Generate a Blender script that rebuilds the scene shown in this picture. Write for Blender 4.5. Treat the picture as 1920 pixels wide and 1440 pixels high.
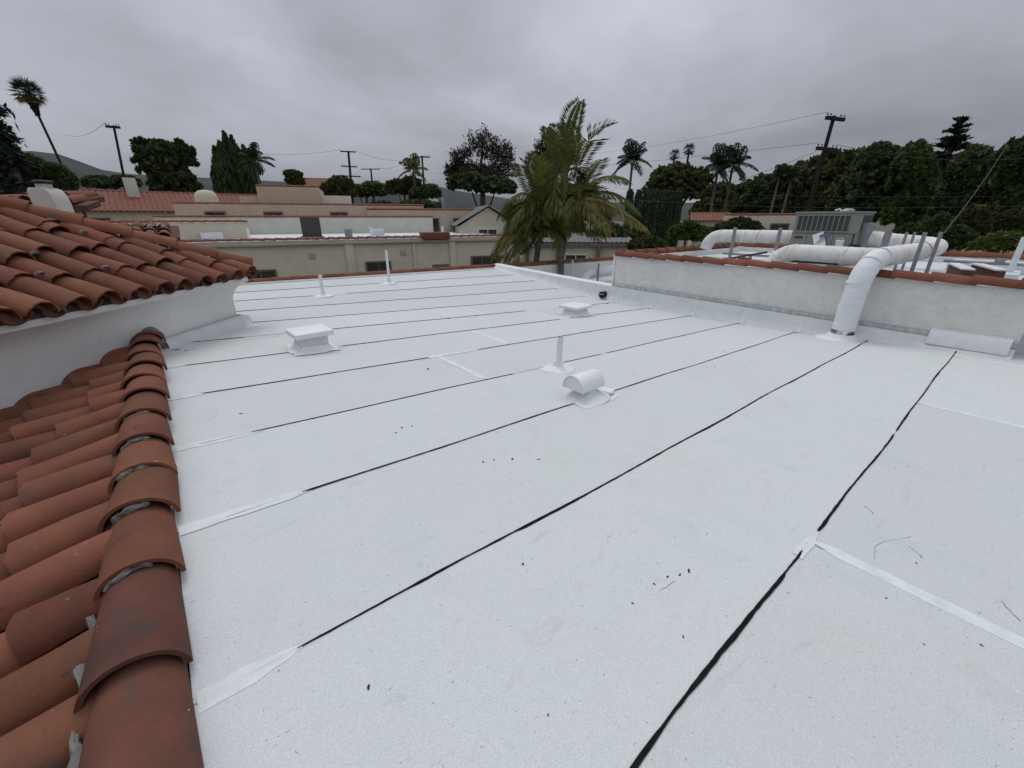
import bpy, bmesh, math, random
import numpy as np
from mathutils import Vector, Matrix, Euler
rad = math.radians
random.seed(7); RNG = np.random.default_rng(7)
for o in list(bpy.data.objects): bpy.data.objects.remove(o, do_unlink=True)
scene = bpy.context.scene
COL = scene.collection

# ------------------------------------------------------------------ camera, sky, sun, exposure
CZ = 6.0                      # eye height above the ground; X runs along the roof seams, Y away across them
FPX, HEAD, TILT = 770.0, rad(50.56), math.atan((720 - 409) / 770.0)
cam_d = bpy.data.cameras.new('camera'); cam = bpy.data.objects.new('camera', cam_d); COL.objects.link(cam)
cam.location = (0, 0, CZ)
cam.rotation_euler = (rad(90) - TILT, 0, HEAD - rad(90))
cam_d.sensor_width = 36.0; cam_d.lens = FPX / 1920 * 36.0
cam_d.clip_start = 0.05; cam_d.clip_end = 9000
scene.camera = cam

SUN_EL, SUN_AZ = rad(62), rad(75)
world = bpy.data.worlds.new('World'); scene.world = world; world.use_nodes = True
def build_sky():
    nt = world.node_tree; N = nt.nodes; L = nt.links; N.clear()
    out = N.new('ShaderNodeOutputWorld'); bg = N.new('ShaderNodeBackground')
    sky = N.new('ShaderNodeTexSky'); sky.sky_type = 'NISHITA'; sky.sun_disc = False
    sky.sun_elevation = SUN_EL; sky.sun_rotation = rad(90) - SUN_AZ
    tc = N.new('ShaderNodeTexCoord')
    sep = N.new('ShaderNodeSeparateXYZ'); L.new(tc.outputs['Generated'], sep.inputs[0])
    # overcast layer: luminance grows from horizon to zenith as (1 + 2 sin)/3
    up = N.new('ShaderNodeMath'); up.operation = 'MAXIMUM'; up.inputs[1].default_value = 0.0; L.new(sep.outputs['Z'], up.inputs[0])
    lum = N.new('ShaderNodeMath'); lum.operation = 'MULTIPLY_ADD'; lum.inputs[1].default_value = 1.95; lum.inputs[2].default_value = .78
    L.new(up.outputs[0], lum.inputs[0])
    # flat cloud deck: direction projected to a plane so clouds flatten towards the horizon
    zz = N.new('ShaderNodeMath'); zz.operation = 'ADD'; zz.inputs[1].default_value = 0.34; L.new(up.outputs[0], zz.inputs[0])
    dv = N.new('ShaderNodeVectorMath'); dv.operation = 'DIVIDE'; L.new(tc.outputs['Generated'], dv.inputs[0])
    cmb = N.new('ShaderNodeCombineXYZ'); cmb.inputs[2].default_value = 1.0
    L.new(zz.outputs[0], cmb.inputs[0]); L.new(zz.outputs[0], cmb.inputs[1]); L.new(cmb.outputs[0], dv.inputs[1])
    def noise(scale, detail, rough, dist, off):
        mp = N.new('ShaderNodeMapping'); mp.inputs['Location'].default_value = off; L.new(dv.outputs[0], mp.inputs[0])
        n = N.new('ShaderNodeTexNoise'); n.inputs['Scale'].default_value = scale; n.inputs['Detail'].default_value = detail
        n.inputs['Roughness'].default_value = rough; n.inputs['Distortion'].default_value = dist; L.new(mp.outputs[0], n.inputs['Vector']); return n
    n1 = noise(.85, 5, .5, .35, (3.3, 5.2, 0)); n2 = noise(2.4, 6, .5, .3, (7.1, 1.4, 0))
    r1 = N.new('ShaderNodeMapRange'); r1.inputs[1].default_value = .3; r1.inputs[2].default_value = .7; r1.inputs[3].default_value = .64; r1.inputs[4].default_value = 1.34
    L.new(n1.outputs['Fac'], r1.inputs[0])
    r2 = N.new('ShaderNodeMapRange'); r2.inputs[1].default_value = .3; r2.inputs[2].default_value = .7; r2.inputs[3].default_value = .92; r2.inputs[4].default_value = 1.08
    L.new(n2.outputs['Fac'], r2.inputs[0])
    m1 = N.new('ShaderNodeMath'); m1.operation = 'MULTIPLY'; L.new(r1.outputs[0], m1.inputs[0]); L.new(r2.outputs[0], m1.inputs[1])
    m2 = N.new('ShaderNodeMath'); m2.operation = 'MULTIPLY'; L.new(m1.outputs[0], m2.inputs[0]); L.new(lum.outputs[0], m2.inputs[1])
    col = N.new('ShaderNodeVectorMath'); col.operation = 'SCALE'; col.inputs[0].default_value = (2.85, 2.97, 3.34); L.new(m2.outputs[0], col.inputs['Scale'])
    mix = N.new('ShaderNodeMix'); mix.data_type = 'RGBA'; mix.inputs['Factor'].default_value = .985
    L.new(sky.outputs[0], mix.inputs['A']); L.new(col.outputs[0], mix.inputs['B'])
    bg.inputs['Strength'].default_value = 0.10
    L.new(mix.outputs['Result'], bg.inputs['Color']); L.new(bg.outputs[0], out.inputs[0])
build_sky()
sun_d = bpy.data.lights.new('sun', 'SUN'); sun = bpy.data.objects.new('sun', sun_d); COL.objects.link(sun)
sun_d.energy = 0.75; sun_d.angle = rad(28); sun_d.color = (1.0, .98, .95)
sd = Vector((math.cos(SUN_EL) * math.cos(SUN_AZ), math.cos(SUN_EL) * math.sin(SUN_AZ), math.sin(SUN_EL)))
sun.rotation_euler = (-sd).to_track_quat('-Z', 'Y').to_euler(); sun.location = (0, 0, 40)
scene.view_settings.view_transform = 'Standard'; scene.view_settings.look = 'None'
scene.view_settings.exposure = 0.25; scene.view_settings.gamma = 1.0; scene.view_settings.use_curve_mapping = False
scene.render.engine = 'CYCLES'

# ------------------------------------------------------------------ helpers
FW = np.array([math.cos(HEAD), math.sin(HEAD)]); RT = np.array([math.sin(HEAD), -math.cos(HEAD)])
def ray(px, py):
    x = (px - 960) / FPX; y = (py - 720) / FPX
    h = RT * x + FW * (math.cos(TILT) - math.sin(TILT) * y)
    return np.array([h[0], h[1], -math.sin(TILT) - math.cos(TILT) * y])
def at(px, py, dist):
    "surveyed bearing and elevation -> world point at a horizontal distance in metres"
    d = ray(px, py); k = dist / math.hypot(d[0], d[1]); return Vector((d[0] * k, d[1] * k, d[2] * k + CZ))
def span(px, py, dist):
    a = at(px, py, dist); return (at(px + 1, py, dist) - a).length, (at(px, py + 1, dist) - a).length

class B:
    def __init__(s): s.v = []; s.f = []
    def add(s, vs, fs):
        k = len(s.v); s.v += [tuple(p) for p in vs]; s.f += [tuple(i + k for i in q) for q in fs]; return s
    def box(s, c, size, rz=0, M=None):
        x, y, z = [d / 2 for d in size]; R = Matrix.Rotation(rz, 3, 'Z') if M is None else M
        vs = [Vector(c) + R @ Vector((a * x, b * y, d * z)) for a, b, d in [(-1,-1,-1),(1,-1,-1),(1,1,-1),(-1,1,-1),(-1,-1,1),(1,-1,1),(1,1,1),(-1,1,1)]]
        return s.add(vs, [(3,2,1,0),(4,5,6,7),(0,1,5,4),(1,2,6,5),(2,3,7,6),(3,0,4,7)])
    def hull8(s, vs): return s.add(vs, [(3,2,1,0),(4,5,6,7),(0,1,5,4),(1,2,6,5),(2,3,7,6),(3,0,4,7)])
    def prism(s, poly, z0, z1):
        n = len(poly); vs = [(x, y, z0) for x, y in poly] + [(x, y, z1) for x, y in poly]
        return s.add(vs, [tuple(range(n - 1, -1, -1)), tuple(range(n, 2 * n))] + [(i, (i + 1) % n, n + (i + 1) % n, n + i) for i in range(n)])
    def tube(s, path, r, seg=10, caps=True, flat=1.0):
        path = [Vector(p) for p in path]; n = len(path); rs = r if isinstance(r, (list, tuple)) else [r] * n
        t0 = (path[1] - path[0]).normalized(); ref = Vector((0, 0, 1)) if abs(t0.z) < .9 else Vector((1, 0, 0))
        nrm = t0.cross(ref).normalized(); vs = []
        for i, p in enumerate(path):
            t = (path[min(i + 1, n - 1)] - path[max(i - 1, 0)]).normalized()
            nrm = (nrm - t * nrm.dot(t)).normalized(); b = t.cross(nrm)
            for k in range(seg):
                a = 2 * math.pi * k / seg; vs.append(p + (nrm * math.cos(a) + b * math.sin(a) * flat) * rs[i])
        fs = [(i * seg + k, i * seg + (k + 1) % seg, (i + 1) * seg + (k + 1) % seg, (i + 1) * seg + k) for i in range(n - 1) for k in range(seg)]
        if caps: fs += [tuple(range(seg - 1, -1, -1)), tuple(range((n - 1) * seg, n * seg))]
        return s.add(vs, fs)
    def lathe(s, c, prof, seg=20):
        n = len(prof); vs = [(c[0] + r * math.cos(2 * math.pi * k / seg), c[1] + r * math.sin(2 * math.pi * k / seg), c[2] + z) for r, z in prof for k in range(seg)]
        fs = [(i * seg + k, i * seg + (k + 1) % seg, (i + 1) * seg + (k + 1) % seg, (i + 1) * seg + k) for i in range(n - 1) for k in range(seg)]
        return s.add(vs, fs + [tuple(range(seg - 1, -1, -1)), tuple(range((n - 1) * seg, n * seg))])
    def grid(s, P):           # rows of points
        m, n = len(P), len(P[0]); vs = [p for row in P for p in row]
        return s.add(vs, [(i * n + j, i * n + j + 1, (i + 1) * n + j + 1, (i + 1) * n + j) for i in range(m - 1) for j in range(n - 1)])
    def sweep(s, path, prof):  # path: list of (x,y) ; prof: (offset to the right of travel, z)
        rings = []
        n = len(path)
        for i in range(n):
            p = Vector(path[i]); a = (p - Vector(path[i - 1])).normalized() if i else None; b = (Vector(path[i + 1]) - p).normalized() if i < n - 1 else None
            na = Vector((a.y, -a.x)) if a else None; nb = Vector((b.y, -b.x)) if b else None
            if na and nb: m = (na + nb).normalized(); m = m / max(.35, m.dot(na))
            else: m = na or nb
            rings.append([(p.x + m.x * o, p.y + m.y * o, z) for o, z in prof])
        return s.grid(rings)
    def mesh(s, name, bevel=0, smooth=True, ang=38):
        me = bpy.data.meshes.new(name); me.from_pydata(s.v, [], s.f); me.update()
        bm = bmesh.new(); bm.from_mesh(me)
        bmesh.ops.recalc_face_normals(bm, faces=bm.faces)
        if bevel: bmesh.ops.bevel(bm, geom=[e for e in bm.edges if len(e.link_faces) == 2 and e.calc_face_angle(0) > .5], offset=bevel, segments=2, affect='EDGES', profile=.6)
        bm.to_mesh(me); bm.free()
        if smooth:
            me.polygons.foreach_set('use_smooth', [True] * len(me.polygons)); me.set_sharp_from_angle(angle=rad(ang))
        return me
    def build(s, name, mat, parent=None, bevel=0, smooth=True, ang=38): return link(name, s.mesh(name, bevel, smooth, ang), mat, parent)

def link(name, me, mat=None, parent=None):
    o = bpy.data.objects.new(name, me); COL.objects.link(o)
    if mat is not None and not me.materials: me.materials.append(mat)
    if parent is not None:
        o.parent = parent; o.matrix_parent_inverse = pinv(parent)
    return o
def pinv(p):
    m = Matrix.Identity(4); q = p; chain = []
    while q: chain.append(q); q = q.parent
    for q in reversed(chain): m = m @ (q.matrix_parent_inverse if q.parent else Matrix.Identity(4)) @ q.matrix_basis
    return m.inverted()
def tag(o, label, cat, group=None):
    o['label'] = label; o['category'] = cat
    if group: o['group'] = group
    return o
def thing(name, loc, label, cat, group=None):
    o = bpy.data.objects.new(name, None); COL.objects.link(o); o.location = loc; o.empty_display_size = .2
    return tag(o, label, cat, group)
def struct(o): o['kind'] = 'structure'; return o
def stuff(o): o['kind'] = 'stuff'; return o

# ------------------------------------------------------------------ materials
def material(name, stops, scale=4, rough=.85, bump=0, bscale=None, rnd=0, world_co=True, metal=0, detail=7, spec=.35, stretch=None, spots=None, island=0, distort=0, trans=0):
    m = bpy.data.materials.new(name); m.use_nodes = True; nt = m.node_tree; N = nt.nodes; L = nt.links
    bs = N['Principled BSDF']; bs.inputs['Roughness'].default_value = rough; bs.inputs['Metallic'].default_value = metal
    bs.inputs['Specular IOR Level'].default_value = spec
    if world_co: co = N.new('ShaderNodeNewGeometry').outputs['Position']
    else:
        tc = N.new('ShaderNodeTexCoord'); oi = N.new('ShaderNodeObjectInfo'); ad = N.new('ShaderNodeVectorMath'); ad.operation = 'MULTIPLY_ADD'
        ad.inputs[1].default_value = (37, 53, 71); L.new(oi.outputs['Random'], ad.inputs[0]); L.new(tc.outputs['Object'], ad.inputs[2]); co = ad.outputs[0]
    if stretch:
        mp = N.new('ShaderNodeMapping'); mp.inputs['Scale'].default_value = stretch; L.new(co, mp.inputs[0]); co = mp.outputs[0]
    def noise(sc, dt, rg=.6):
        n = N.new('ShaderNodeTexNoise'); n.inputs['Scale'].default_value = sc; n.inputs['Detail'].default_value = dt; n.inputs['Roughness'].default_value = rg
        n.inputs['Distortion'].default_value = distort; L.new(co, n.inputs['Vector']); return n.outputs['Fac']
    ramp = N.new('ShaderNodeValToRGB'); e = ramp.color_ramp.elements
    while len(e) < len(stops): e.new(.5)
    for el, (p, c) in zip(e, stops): el.position = p; el.color = (*c, 1)
    L.new(noise(scale, detail), ramp.inputs[0]); color = ramp.outputs[0]
    if spots:                       # (scale, threshold, colour): small marks with a shape of their own
        for sc, th, c, wd in spots:
            mr = N.new('ShaderNodeMapRange'); mr.inputs[1].default_value = th; mr.inputs[2].default_value = th + wd; L.new(noise(sc, 4, .55), mr.inputs[0])
            mx = N.new('ShaderNodeMix'); mx.data_type = 'RGBA'; L.new(mr.outputs[0], mx.inputs['Factor']); L.new(color, mx.inputs['A']); mx.inputs['B'].default_value = (*c, 1); color = mx.outputs['Result']
    if rnd or island:
        src = N.new('ShaderNodeObjectInfo').outputs['Random'] if rnd else N.new('ShaderNodeNewGeometry').outputs['Random Per Island']
        amt = rnd or island
        mr = N.new('ShaderNodeMapRange'); mr.inputs[3].default_value = 1 - amt; mr.inputs[4].default_value = 1 + amt; L.new(src, mr.inputs[0])
        hs = N.new('ShaderNodeHueSaturation'); L.new(mr.outputs[0], hs.inputs['Value']); L.new(color, hs.inputs['Color'])
        fr = N.new('ShaderNodeMath'); fr.operation = 'FRACT'; mu = N.new('ShaderNodeMath'); mu.operation = 'MULTIPLY'; mu.inputs[1].default_value = 17.3
        L.new(src, mu.inputs[0]); L.new(mu.outputs[0], fr.inputs[0])
        mh = N.new('ShaderNodeMapRange'); mh.inputs[3].default_value = .494; mh.inputs[4].default_value = .507; L.new(fr.outputs[0], mh.inputs[0]); L.new(mh.outputs[0], hs.inputs['Hue'])
        color = hs.outputs[0]
    L.new(color, bs.inputs['Base Color'])
    if bump:
        bp = N.new('ShaderNodeBump'); bp.inputs['Strength'].default_value = bump; bp.inputs['Distance'].default_value = .01
        L.new(noise(bscale or scale * 6, 5), bp.inputs['Height']); L.new(bp.outputs[0], bs.inputs['Normal'])
    if trans:
        tr = N.new('ShaderNodeBsdfTranslucent'); L.new(color, tr.inputs[0]); ms = N.new('ShaderNodeMixShader'); ms.inputs[0].default_value = trans
        L.new(bs.outputs[0], ms.inputs[1]); L.new(tr.outputs[0], ms.inputs[2]); L.new(ms.outputs[0], N['Material Output'].inputs[0])
    return m
def membrane_material():
    m = bpy.data.materials.new('granulated white cap sheet'); m.use_nodes = True; nt = m.node_tree; N = nt.nodes; L = nt.links
    bs = N['Principled BSDF']; bs.inputs['Roughness'].default_value = .9; bs.inputs['Specular IOR Level'].default_value = .2
    pos = N.new('ShaderNodeNewGeometry').outputs['Position']
    oi = N.new('ShaderNodeObjectInfo')
    def noise(sc, dt, rg=.55, stretch=None, dist=0):
        co = pos
        if stretch:
            mp = N.new('ShaderNodeMapping'); mp.inputs['Scale'].default_value = stretch; L.new(co, mp.inputs[0]); co = mp.outputs[0]
        n = N.new('ShaderNodeTexNoise'); n.inputs['Scale'].default_value = sc; n.inputs['Detail'].default_value = dt; n.inputs['Roughness'].default_value = rg; n.inputs['Distortion'].default_value = dist
        L.new(co, n.inputs['Vector']); return n.outputs['Fac']
    def rng(src, a, b, c, d):
        r = N.new('ShaderNodeMapRange'); r.inputs[1].default_value = a; r.inputs[2].default_value = b; r.inputs[3].default_value = c; r.inputs[4].default_value = d; L.new(src, r.inputs[0]); return r.outputs[0]
    def mix(f, a, b):
        x = N.new('ShaderNodeMix'); x.data_type = 'RGBA'
        L.new(f, x.inputs['Factor'])
        for s, v in (('A', a), ('B', b)):
            if isinstance(v, tuple): x.inputs[s].default_value = (*v, 1)
            else: L.new(v, x.inputs[s])
        return x.outputs['Result']
    c = mix(rng(noise(1.1, 5), .35, .65, 0, 1), (.59, .625, .595), (.595, .615, .62))      # uneven coat
    c = mix(rng(noise(3.5, 6, .62, (1, .5, 1), .4), .52, .72, 0, .26), c, (.48, .50, .52))  # thin, greyer wear
    c = mix(rng(noise(230, 2, .6), .40, .60, 0, .36), c, (.37, .39, .40))               # granules
    c = mix(rng(noise(340, 1, .5), .52, .66, 0, .35), c, (.84, .85, .86))
    c = mix(rng(noise(75, 2, .5), .70, .75, 0, .55), c, (.10, .105, .115))              # flecks of bare granule
    c = mix(rng(noise(21, 3, .5, (1, 2.6, 1), .8), .765, .79, 0, .65), c, (.14, .14, .145))     # scuffs
    c = mix(rng(noise(9, 5, .6, (.35, 1.6, 1), 1.2), .60, .74, 0, .30), c, (.40, .40, .39))     # drag marks along the rolls
    c = mix(rng(noise(2.2, 6, .65, None, 1.6), .62, .66, 0, .16), c, (.42, .41, .37))          # dried puddle rims
    c = mix(rng(noise(.42, 4, .6, None, .3), .52, .72, 0, .30), c, (.52, .52, .46))      # faint dust
    hs = N.new('ShaderNodeHueSaturation'); L.new(c, hs.inputs['Color']); L.new(rng(oi.outputs['Random'], 0, 1, .94, 1.035), hs.inputs['Value'])
    L.new(hs.outputs[0], bs.inputs['Base Color'])
    bp = N.new('ShaderNodeBump'); bp.inputs['Strength'].default_value = .35; bp.inputs['Distance'].default_value = .004
    L.new(noise(210, 3), bp.inputs['Height']); b2 = N.new('ShaderNodeBump'); b2.inputs['Strength'].default_value = .35; b2.inputs['Distance'].default_value = .02
    L.new(noise(2.6, 4), b2.inputs['Height']); L.new(bp.outputs[0], b2.inputs['Normal']); L.new(b2.outputs[0], bs.inputs['Normal'])
    return m
MT = {}
MT['membrane'] = membrane_material()
MT['brush'] = material('brushed white seam coating', [(.34, (.58, .61, .60)), (.50, (.66, .685, .68)), (.7, (.71, .73, .725))], 14, .7, .3, 90, spots=[(70, .70, (.40, .41, .42), .06), (22, .60, (.60, .63, .64), .08)])
MT['coat'] = material('white acrylic coating', [(.3, (.68, .70, .71)), (.7, (.76, .77, .78))], 9, .6, .25, 60, spots=[(70, .72, (.35, .36, .37), .05)])
MT['skirt'] = material('coated base flashing', [(.3, (.58, .605, .60)), (.7, (.68, .70, .69))], 5, .8, .35, 90, spots=[(80, .7, (.35, .36, .37), .06)])
MT['tar'] = material('black bitumen', [(.3, (.008, .008, .009)), (.7, (.018, .018, .020))], 30, .9, .3, 120, spec=.08)
MT['stucco'] = material('white stucco', [(.25, (.60, .595, .56)), (.55, (.68, .675, .64)), (.8, (.74, .735, .71))], 3.2, .9, 1.0, 14, spots=[(5, .60, (.57, .565, .53), .2), (14, .63, (.48, .475, .45), .10), (2.2, .66, (.55, .53, .48), .12)], distort=1.8)
MT['tower_stucco'] = material('smooth painted stucco', [(.25, (.58, .575, .555)), (.6, (.68, .675, .655)), (.85, (.74, .735, .715))], 1.6, .85, .5, 9, spots=[(8, .64, (.52, .51, .49), .15)])
TERRA = [(.18, (.068, .037, .025)), (.38, (.138, .051, .031)), (.55, (.170, .060, .034)), (.75, (.195, .078, .042)), (.92, (.145, .078, .048))]
MT['tile'] = material('fired clay tile', TERRA, 3.2, .82, .35, 55, rnd=.22, world_co=False, spots=[(4, .60, (.085, .060, .046), .14), (26, .68, (.12, .072, .05), .06), (9, .70, (.26, .22, .17), .04), (55, .74, (.40, .38, .34), .03), (14, .66, (.06, .045, .036), .07)], spec=.25)
MT['tile_old'] = material('weathered clay tile', [(.2, (.055, .034, .026)), (.5, (.115, .047, .032)), (.8, (.16, .062, .038))], 4, .85, .4, 60, rnd=.2, world_co=False, spots=[(6, .58, (.06, .052, .045), .12), (38, .74, (.75, .75, .74), .02)], spec=.25)
MT['far_tile'] = material('far clay tile', [(.25, (.12, .048, .034)), (.6, (.20, .07, .045)), (.85, (.24, .10, .06))], 6, .85, .2, 30)
MT['mortar'] = material('cement mortar', [(.25, (.11, .105, .095)), (.6, (.20, .19, .175)), (.85, (.29, .28, .26))], 14, .95, 1.0, 60)
MT['galv'] = material('galvanised steel', [(.3, (.20, .21, .22)), (.6, (.30, .31, .32)), (.8, (.40, .41, .42))], 22, .5, .1, 60, metal=.55, spots=[(12, .66, (.16, .12, .09), .1)])
MT['strip'] = material('painted counter flashing', [(.3, (.26, .30, .29)), (.55, (.40, .43, .42)), (.75, (.55, .57, .56))], 9, .6, .2, 40, metal=.2, stretch=(1, 2, 1))
MT['duct'] = material('canvas wrapped duct', [(.25, (.55, .53, .48)), (.5, (.70, .69, .66)), (.8, (.78, .78, .76))], 3, .85, .45, 30, spots=[(7, .56, (.40, .37, .31), .2), (16, .62, (.34, .31, .26), .15)], distort=.8, stretch=(1, 1.6, .6))
MT['duct_new'] = material('freshly coated duct', [(.3, (.64, .66, .68)), (.7, (.76, .78, .80))], 5, .75, .4, 40, stretch=(1, 1, 3.5), spots=[(30, .7, (.45, .46, .47), .08)])
MT['unit'] = material('grey green enamel', [(.3, (.20, .215, .185)), (.7, (.235, .25, .22))], 3, .5, .05, 40, spots=[(6, .66, (.17, .18, .155), .15)])
MT['coil'] = material('condenser coil', [(.3, (.035, .037, .036)), (.7, (.07, .073, .07))], 80, .7, .4, 200)
MT['white_pipe'] = material('white painted pipe', [(.3, (.62, .64, .65)), (.7, (.74, .76, .77))], 12, .7, .2, 50)
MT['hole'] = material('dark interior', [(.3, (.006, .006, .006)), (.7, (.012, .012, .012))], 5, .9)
MT['rust'] = material('rust brown painted wood', [(.3, (.07, .025, .018)), (.7, (.14, .05, .035))], 12, .85, .4, 60, stretch=(1, 1, 4))
MT['paper'] = material('paper sheet', [(.3, (.68, .69, .76)), (.7, (.80, .81, .84))], 40, .9)
MT['blue'] = material('blue plastic', [(.3, (.06, .10, .26)), (.7, (.09, .14, .32))], 10, .5)
MT['plastic'] = material('clear white cup plastic', [(.3, (.55, .57, .57)), (.7, (.70, .72, .72))], 10, .35)
MT['black_iron'] = material('black painted iron', [(.3, (.012, .012, .013)), (.7, (.03, .03, .03))], 15, .6)
MT['cream'] = material('cream house stucco', [(.3, (.46, .415, .33)), (.55, (.52, .475, .375)), (.8, (.57, .525, .42))], 1.1, .9, .4, 9, spots=[(3, .64, (.42, .375, .29), .2)])
MT['tan'] = material('tan house stucco', [(.3, (.38, .30, .225)), (.6, (.43, .345, .26)), (.8, (.48, .395, .30))], .9, .9, .4, 9, spots=[(2.6, .64, (.34, .27, .20), .2)])
MT['pale'] = material('pale house stucco', [(.3, (.46, .44, .39)), (.7, (.56, .54, .49))], 1.3, .9, .3, 9)
MT['grey_roof'] = material('grey composition shingle', [(.3, (.11, .105, .105)), (.7, (.20, .19, .19))], 9, .95, .4, 30)
MT['white_roof'] = material('white rolled roofing', [(.3, (.52, .54, .55)), (.7, (.66, .68, .69))], 1.5, .9, .2, 20)
MT['glass'] = material('dark window glass', [(.3, (.015, .017, .018)), (.7, (.035, .04, .042))], 2, .12, spec=.6)
MT['frame'] = material('brown window frame', [(.3, (.10, .07, .045)), (.7, (.15, .11, .07))], 12, .6)
MT['wframe'] = material('white window frame', [(.3, (.55, .55, .53)), (.7, (.66, .66, .64))], 12, .6)
MT['pole'] = material('creosoted pole wood', [(.25, (.010, .009, .009)), (.7, (.026, .022, .020))], 9, .95, .6, 40, stretch=(1, 1, .2))
MT['wire'] = material('power line cable', [(.3, (.03, .03, .032)), (.7, (.05, .05, .052))], 3, .6)
MT['bark'] = material('grey brown bark', [(.25, (.05, .04, .03)), (.6, (.11, .09, .07)), (.85, (.17, .145, .115))], 7, .95, .9, 30, stretch=(1, 1, .35))
MT['palm_bark'] = material('ringed palm trunk', [(.3, (.07, .06, .045)), (.6, (.14, .125, .095)), (.8, (.20, .18, .14))], 5, .9, .8, 16, stretch=(.3, .3, 3))
def leafmat(name, a, b, c, trans=.25, isl=.35): return material(name, [(.25, a), (.5, b), (.8, c)], 1.3, .75, island=isl, trans=trans, spec=.25)
MT['leaf_dark'] = leafmat('dark evergreen leaves', (.027, .041, .015), (.054, .076, .026), (.086, .113, .040))
MT['leaf_mid'] = leafmat('green tree leaves', (.030, .052, .013), (.058, .094, .024), (.09, .135, .036))
MT['leaf_olive'] = leafmat('olive tree leaves', (.034, .044, .014), (.066, .080, .024), (.105, .120, .036))
MT['leaf_bright'] = leafmat('bright hedge leaves', (.05, .075, .018), (.10, .135, .03), (.17, .20, .05))
MT['leaf_red'] = leafmat('brownish eucalyptus leaves', (.022, .020, .017), (.042, .035, .029), (.065, .052, .04))
MT['leaf_blue'] = leafmat('blue green needles', (.010, .016, .013), (.018, .027, .021), (.03, .042, .032), .1)
MT['cypress'] = leafmat('clipped cypress needles', (.020, .042, .020), (.036, .070, .032), (.055, .095, .044), .1)
MT['frond'] = leafmat('palm frond leaflets', (.050, .062, .015), (.090, .104, .024), (.145, .152, .042), .3)
MT['frond_old'] = leafmat('yellowing frond leaflets', (.085, .072, .02), (.155, .130, .036), (.22, .18, .06), .3)
MT['frond_dark'] = leafmat('distant palm leaflets', (.014, .020, .010), (.026, .035, .017), (.042, .055, .026), .2)
MT['ground'] = material('dry lawn and paving', [(.3, (.05, .06, .025)), (.5, (.10, .095, .06)), (.7, (.16, .15, .125))], .12, .95, .3, 3)
MT['hill'] = material('chaparral hill', [(.3, (.025, .032, .03)), (.7, (.05, .058, .055))], .02, .95, .4, .3)

# ------------------------------------------------------------------ the white roof
WR = [-4, -2, .286, 1.2, 2.1, 3.03, 3.94, 4.86, 5.77, 6.68, 7.6, 8.5, 9.43, 10.34, 11.2]
Z0 = [-1.36, -1.36, -1.35, -1.36, -1.345, -1.345, -1.32, -1.315, -1.305, -1.315, -1.31, -1.30, -1.287, -1.277, -1.27]
Z1 = [-1.60, -1.60, -1.635, -1.69, -1.74, -1.763, -1.782, -1.78, -1.795, -1.78, -1.70, -1.60, -1.53, -1.437, -1.40]
def rz(u, w):
    a = float(np.interp(w, WR, Z0)); b = float(np.interp(w, WR, Z1)); return a + (b - a) * u / 7.8 + CZ
SEAM = [-2.45, -1.54, -.63, .283, 1.2, 2.114, 3.028, 3.942, 4.856, 5.77, 6.684, 7.598, 8.512, 9.426, 10.34]
def wob(u, k): return .006 * math.sin(1.3 * u + 2.1 * k) + .004 * math.sin(3.7 * u + 1.3 * k)
roof = struct(B().prism([(-.30, -4), (8.0, -4), (8.0, 10.62), (-.30, 10.62)], 0.0, CZ - 2.1).build('flat_roof', MT['cream'], smooth=False))
roof['label'] = 'low sloped white roof of overlapping cap sheets'
dk = B(); dk.grid([[(-.28 + 8.3 * i / 20, -4 + 14.6 * j / 40, rz(-.28 + 8.3 * i / 20, -4 + 14.6 * j / 40) - .03) for i in range(21)] for j in range(41)])
dk.build('roof_deck', MT['tar'], roof)
def sheet(k, u0, u1):
    w0, w1 = SEAM[k], (SEAM[k + 1] + .06 if k + 1 < len(SEAM) else 10.62)
    n = max(6, int((u1 - u0) * 7)); rows = []
    for j in range(-1, 6):
        row = []
        for i in range(n + 1):
            u = u0 + (u1 - u0) * i / n; t = max(0, j) / 5; w = w0 + (w1 - w0) * t + wob(u, k + t)
            z = rz(u, w) + .0075 - .0065 * t + .0015 * math.sin(2.3 * u + k) * math.sin(3 * t)
            if j == -1: z -= .012
            row.append((u, w, z))
        rows.append(row)
    return B().grid(rows).build('membrane_sheet', MT['membrane'], roof, ang=60)
CUTS = {0: [(-.24, 9.6)], 1: [(-.24, 3.4), (3.4, 9.6)], 2: [(-.24, 2.05), (2.05, 4.90), (4.90, 7.46), (7.46, 9.6)], 6: [(-.24, 2.165), (2.165, 8.0)], 7: [(-.24, 3.22), (3.22, 8.0)],
        8: [(-.24, 5.1), (5.1, 8.0)], 9: [(-.24, 4.2), (4.2, 8.0)]}
for k in range(len(SEAM)):
    for a, b in CUTS.get(k, [(-.24, 8.0 if k > 2 else 9.6)]): sheet(k, a + (.004 if a > 0 else 0), b)

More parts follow.
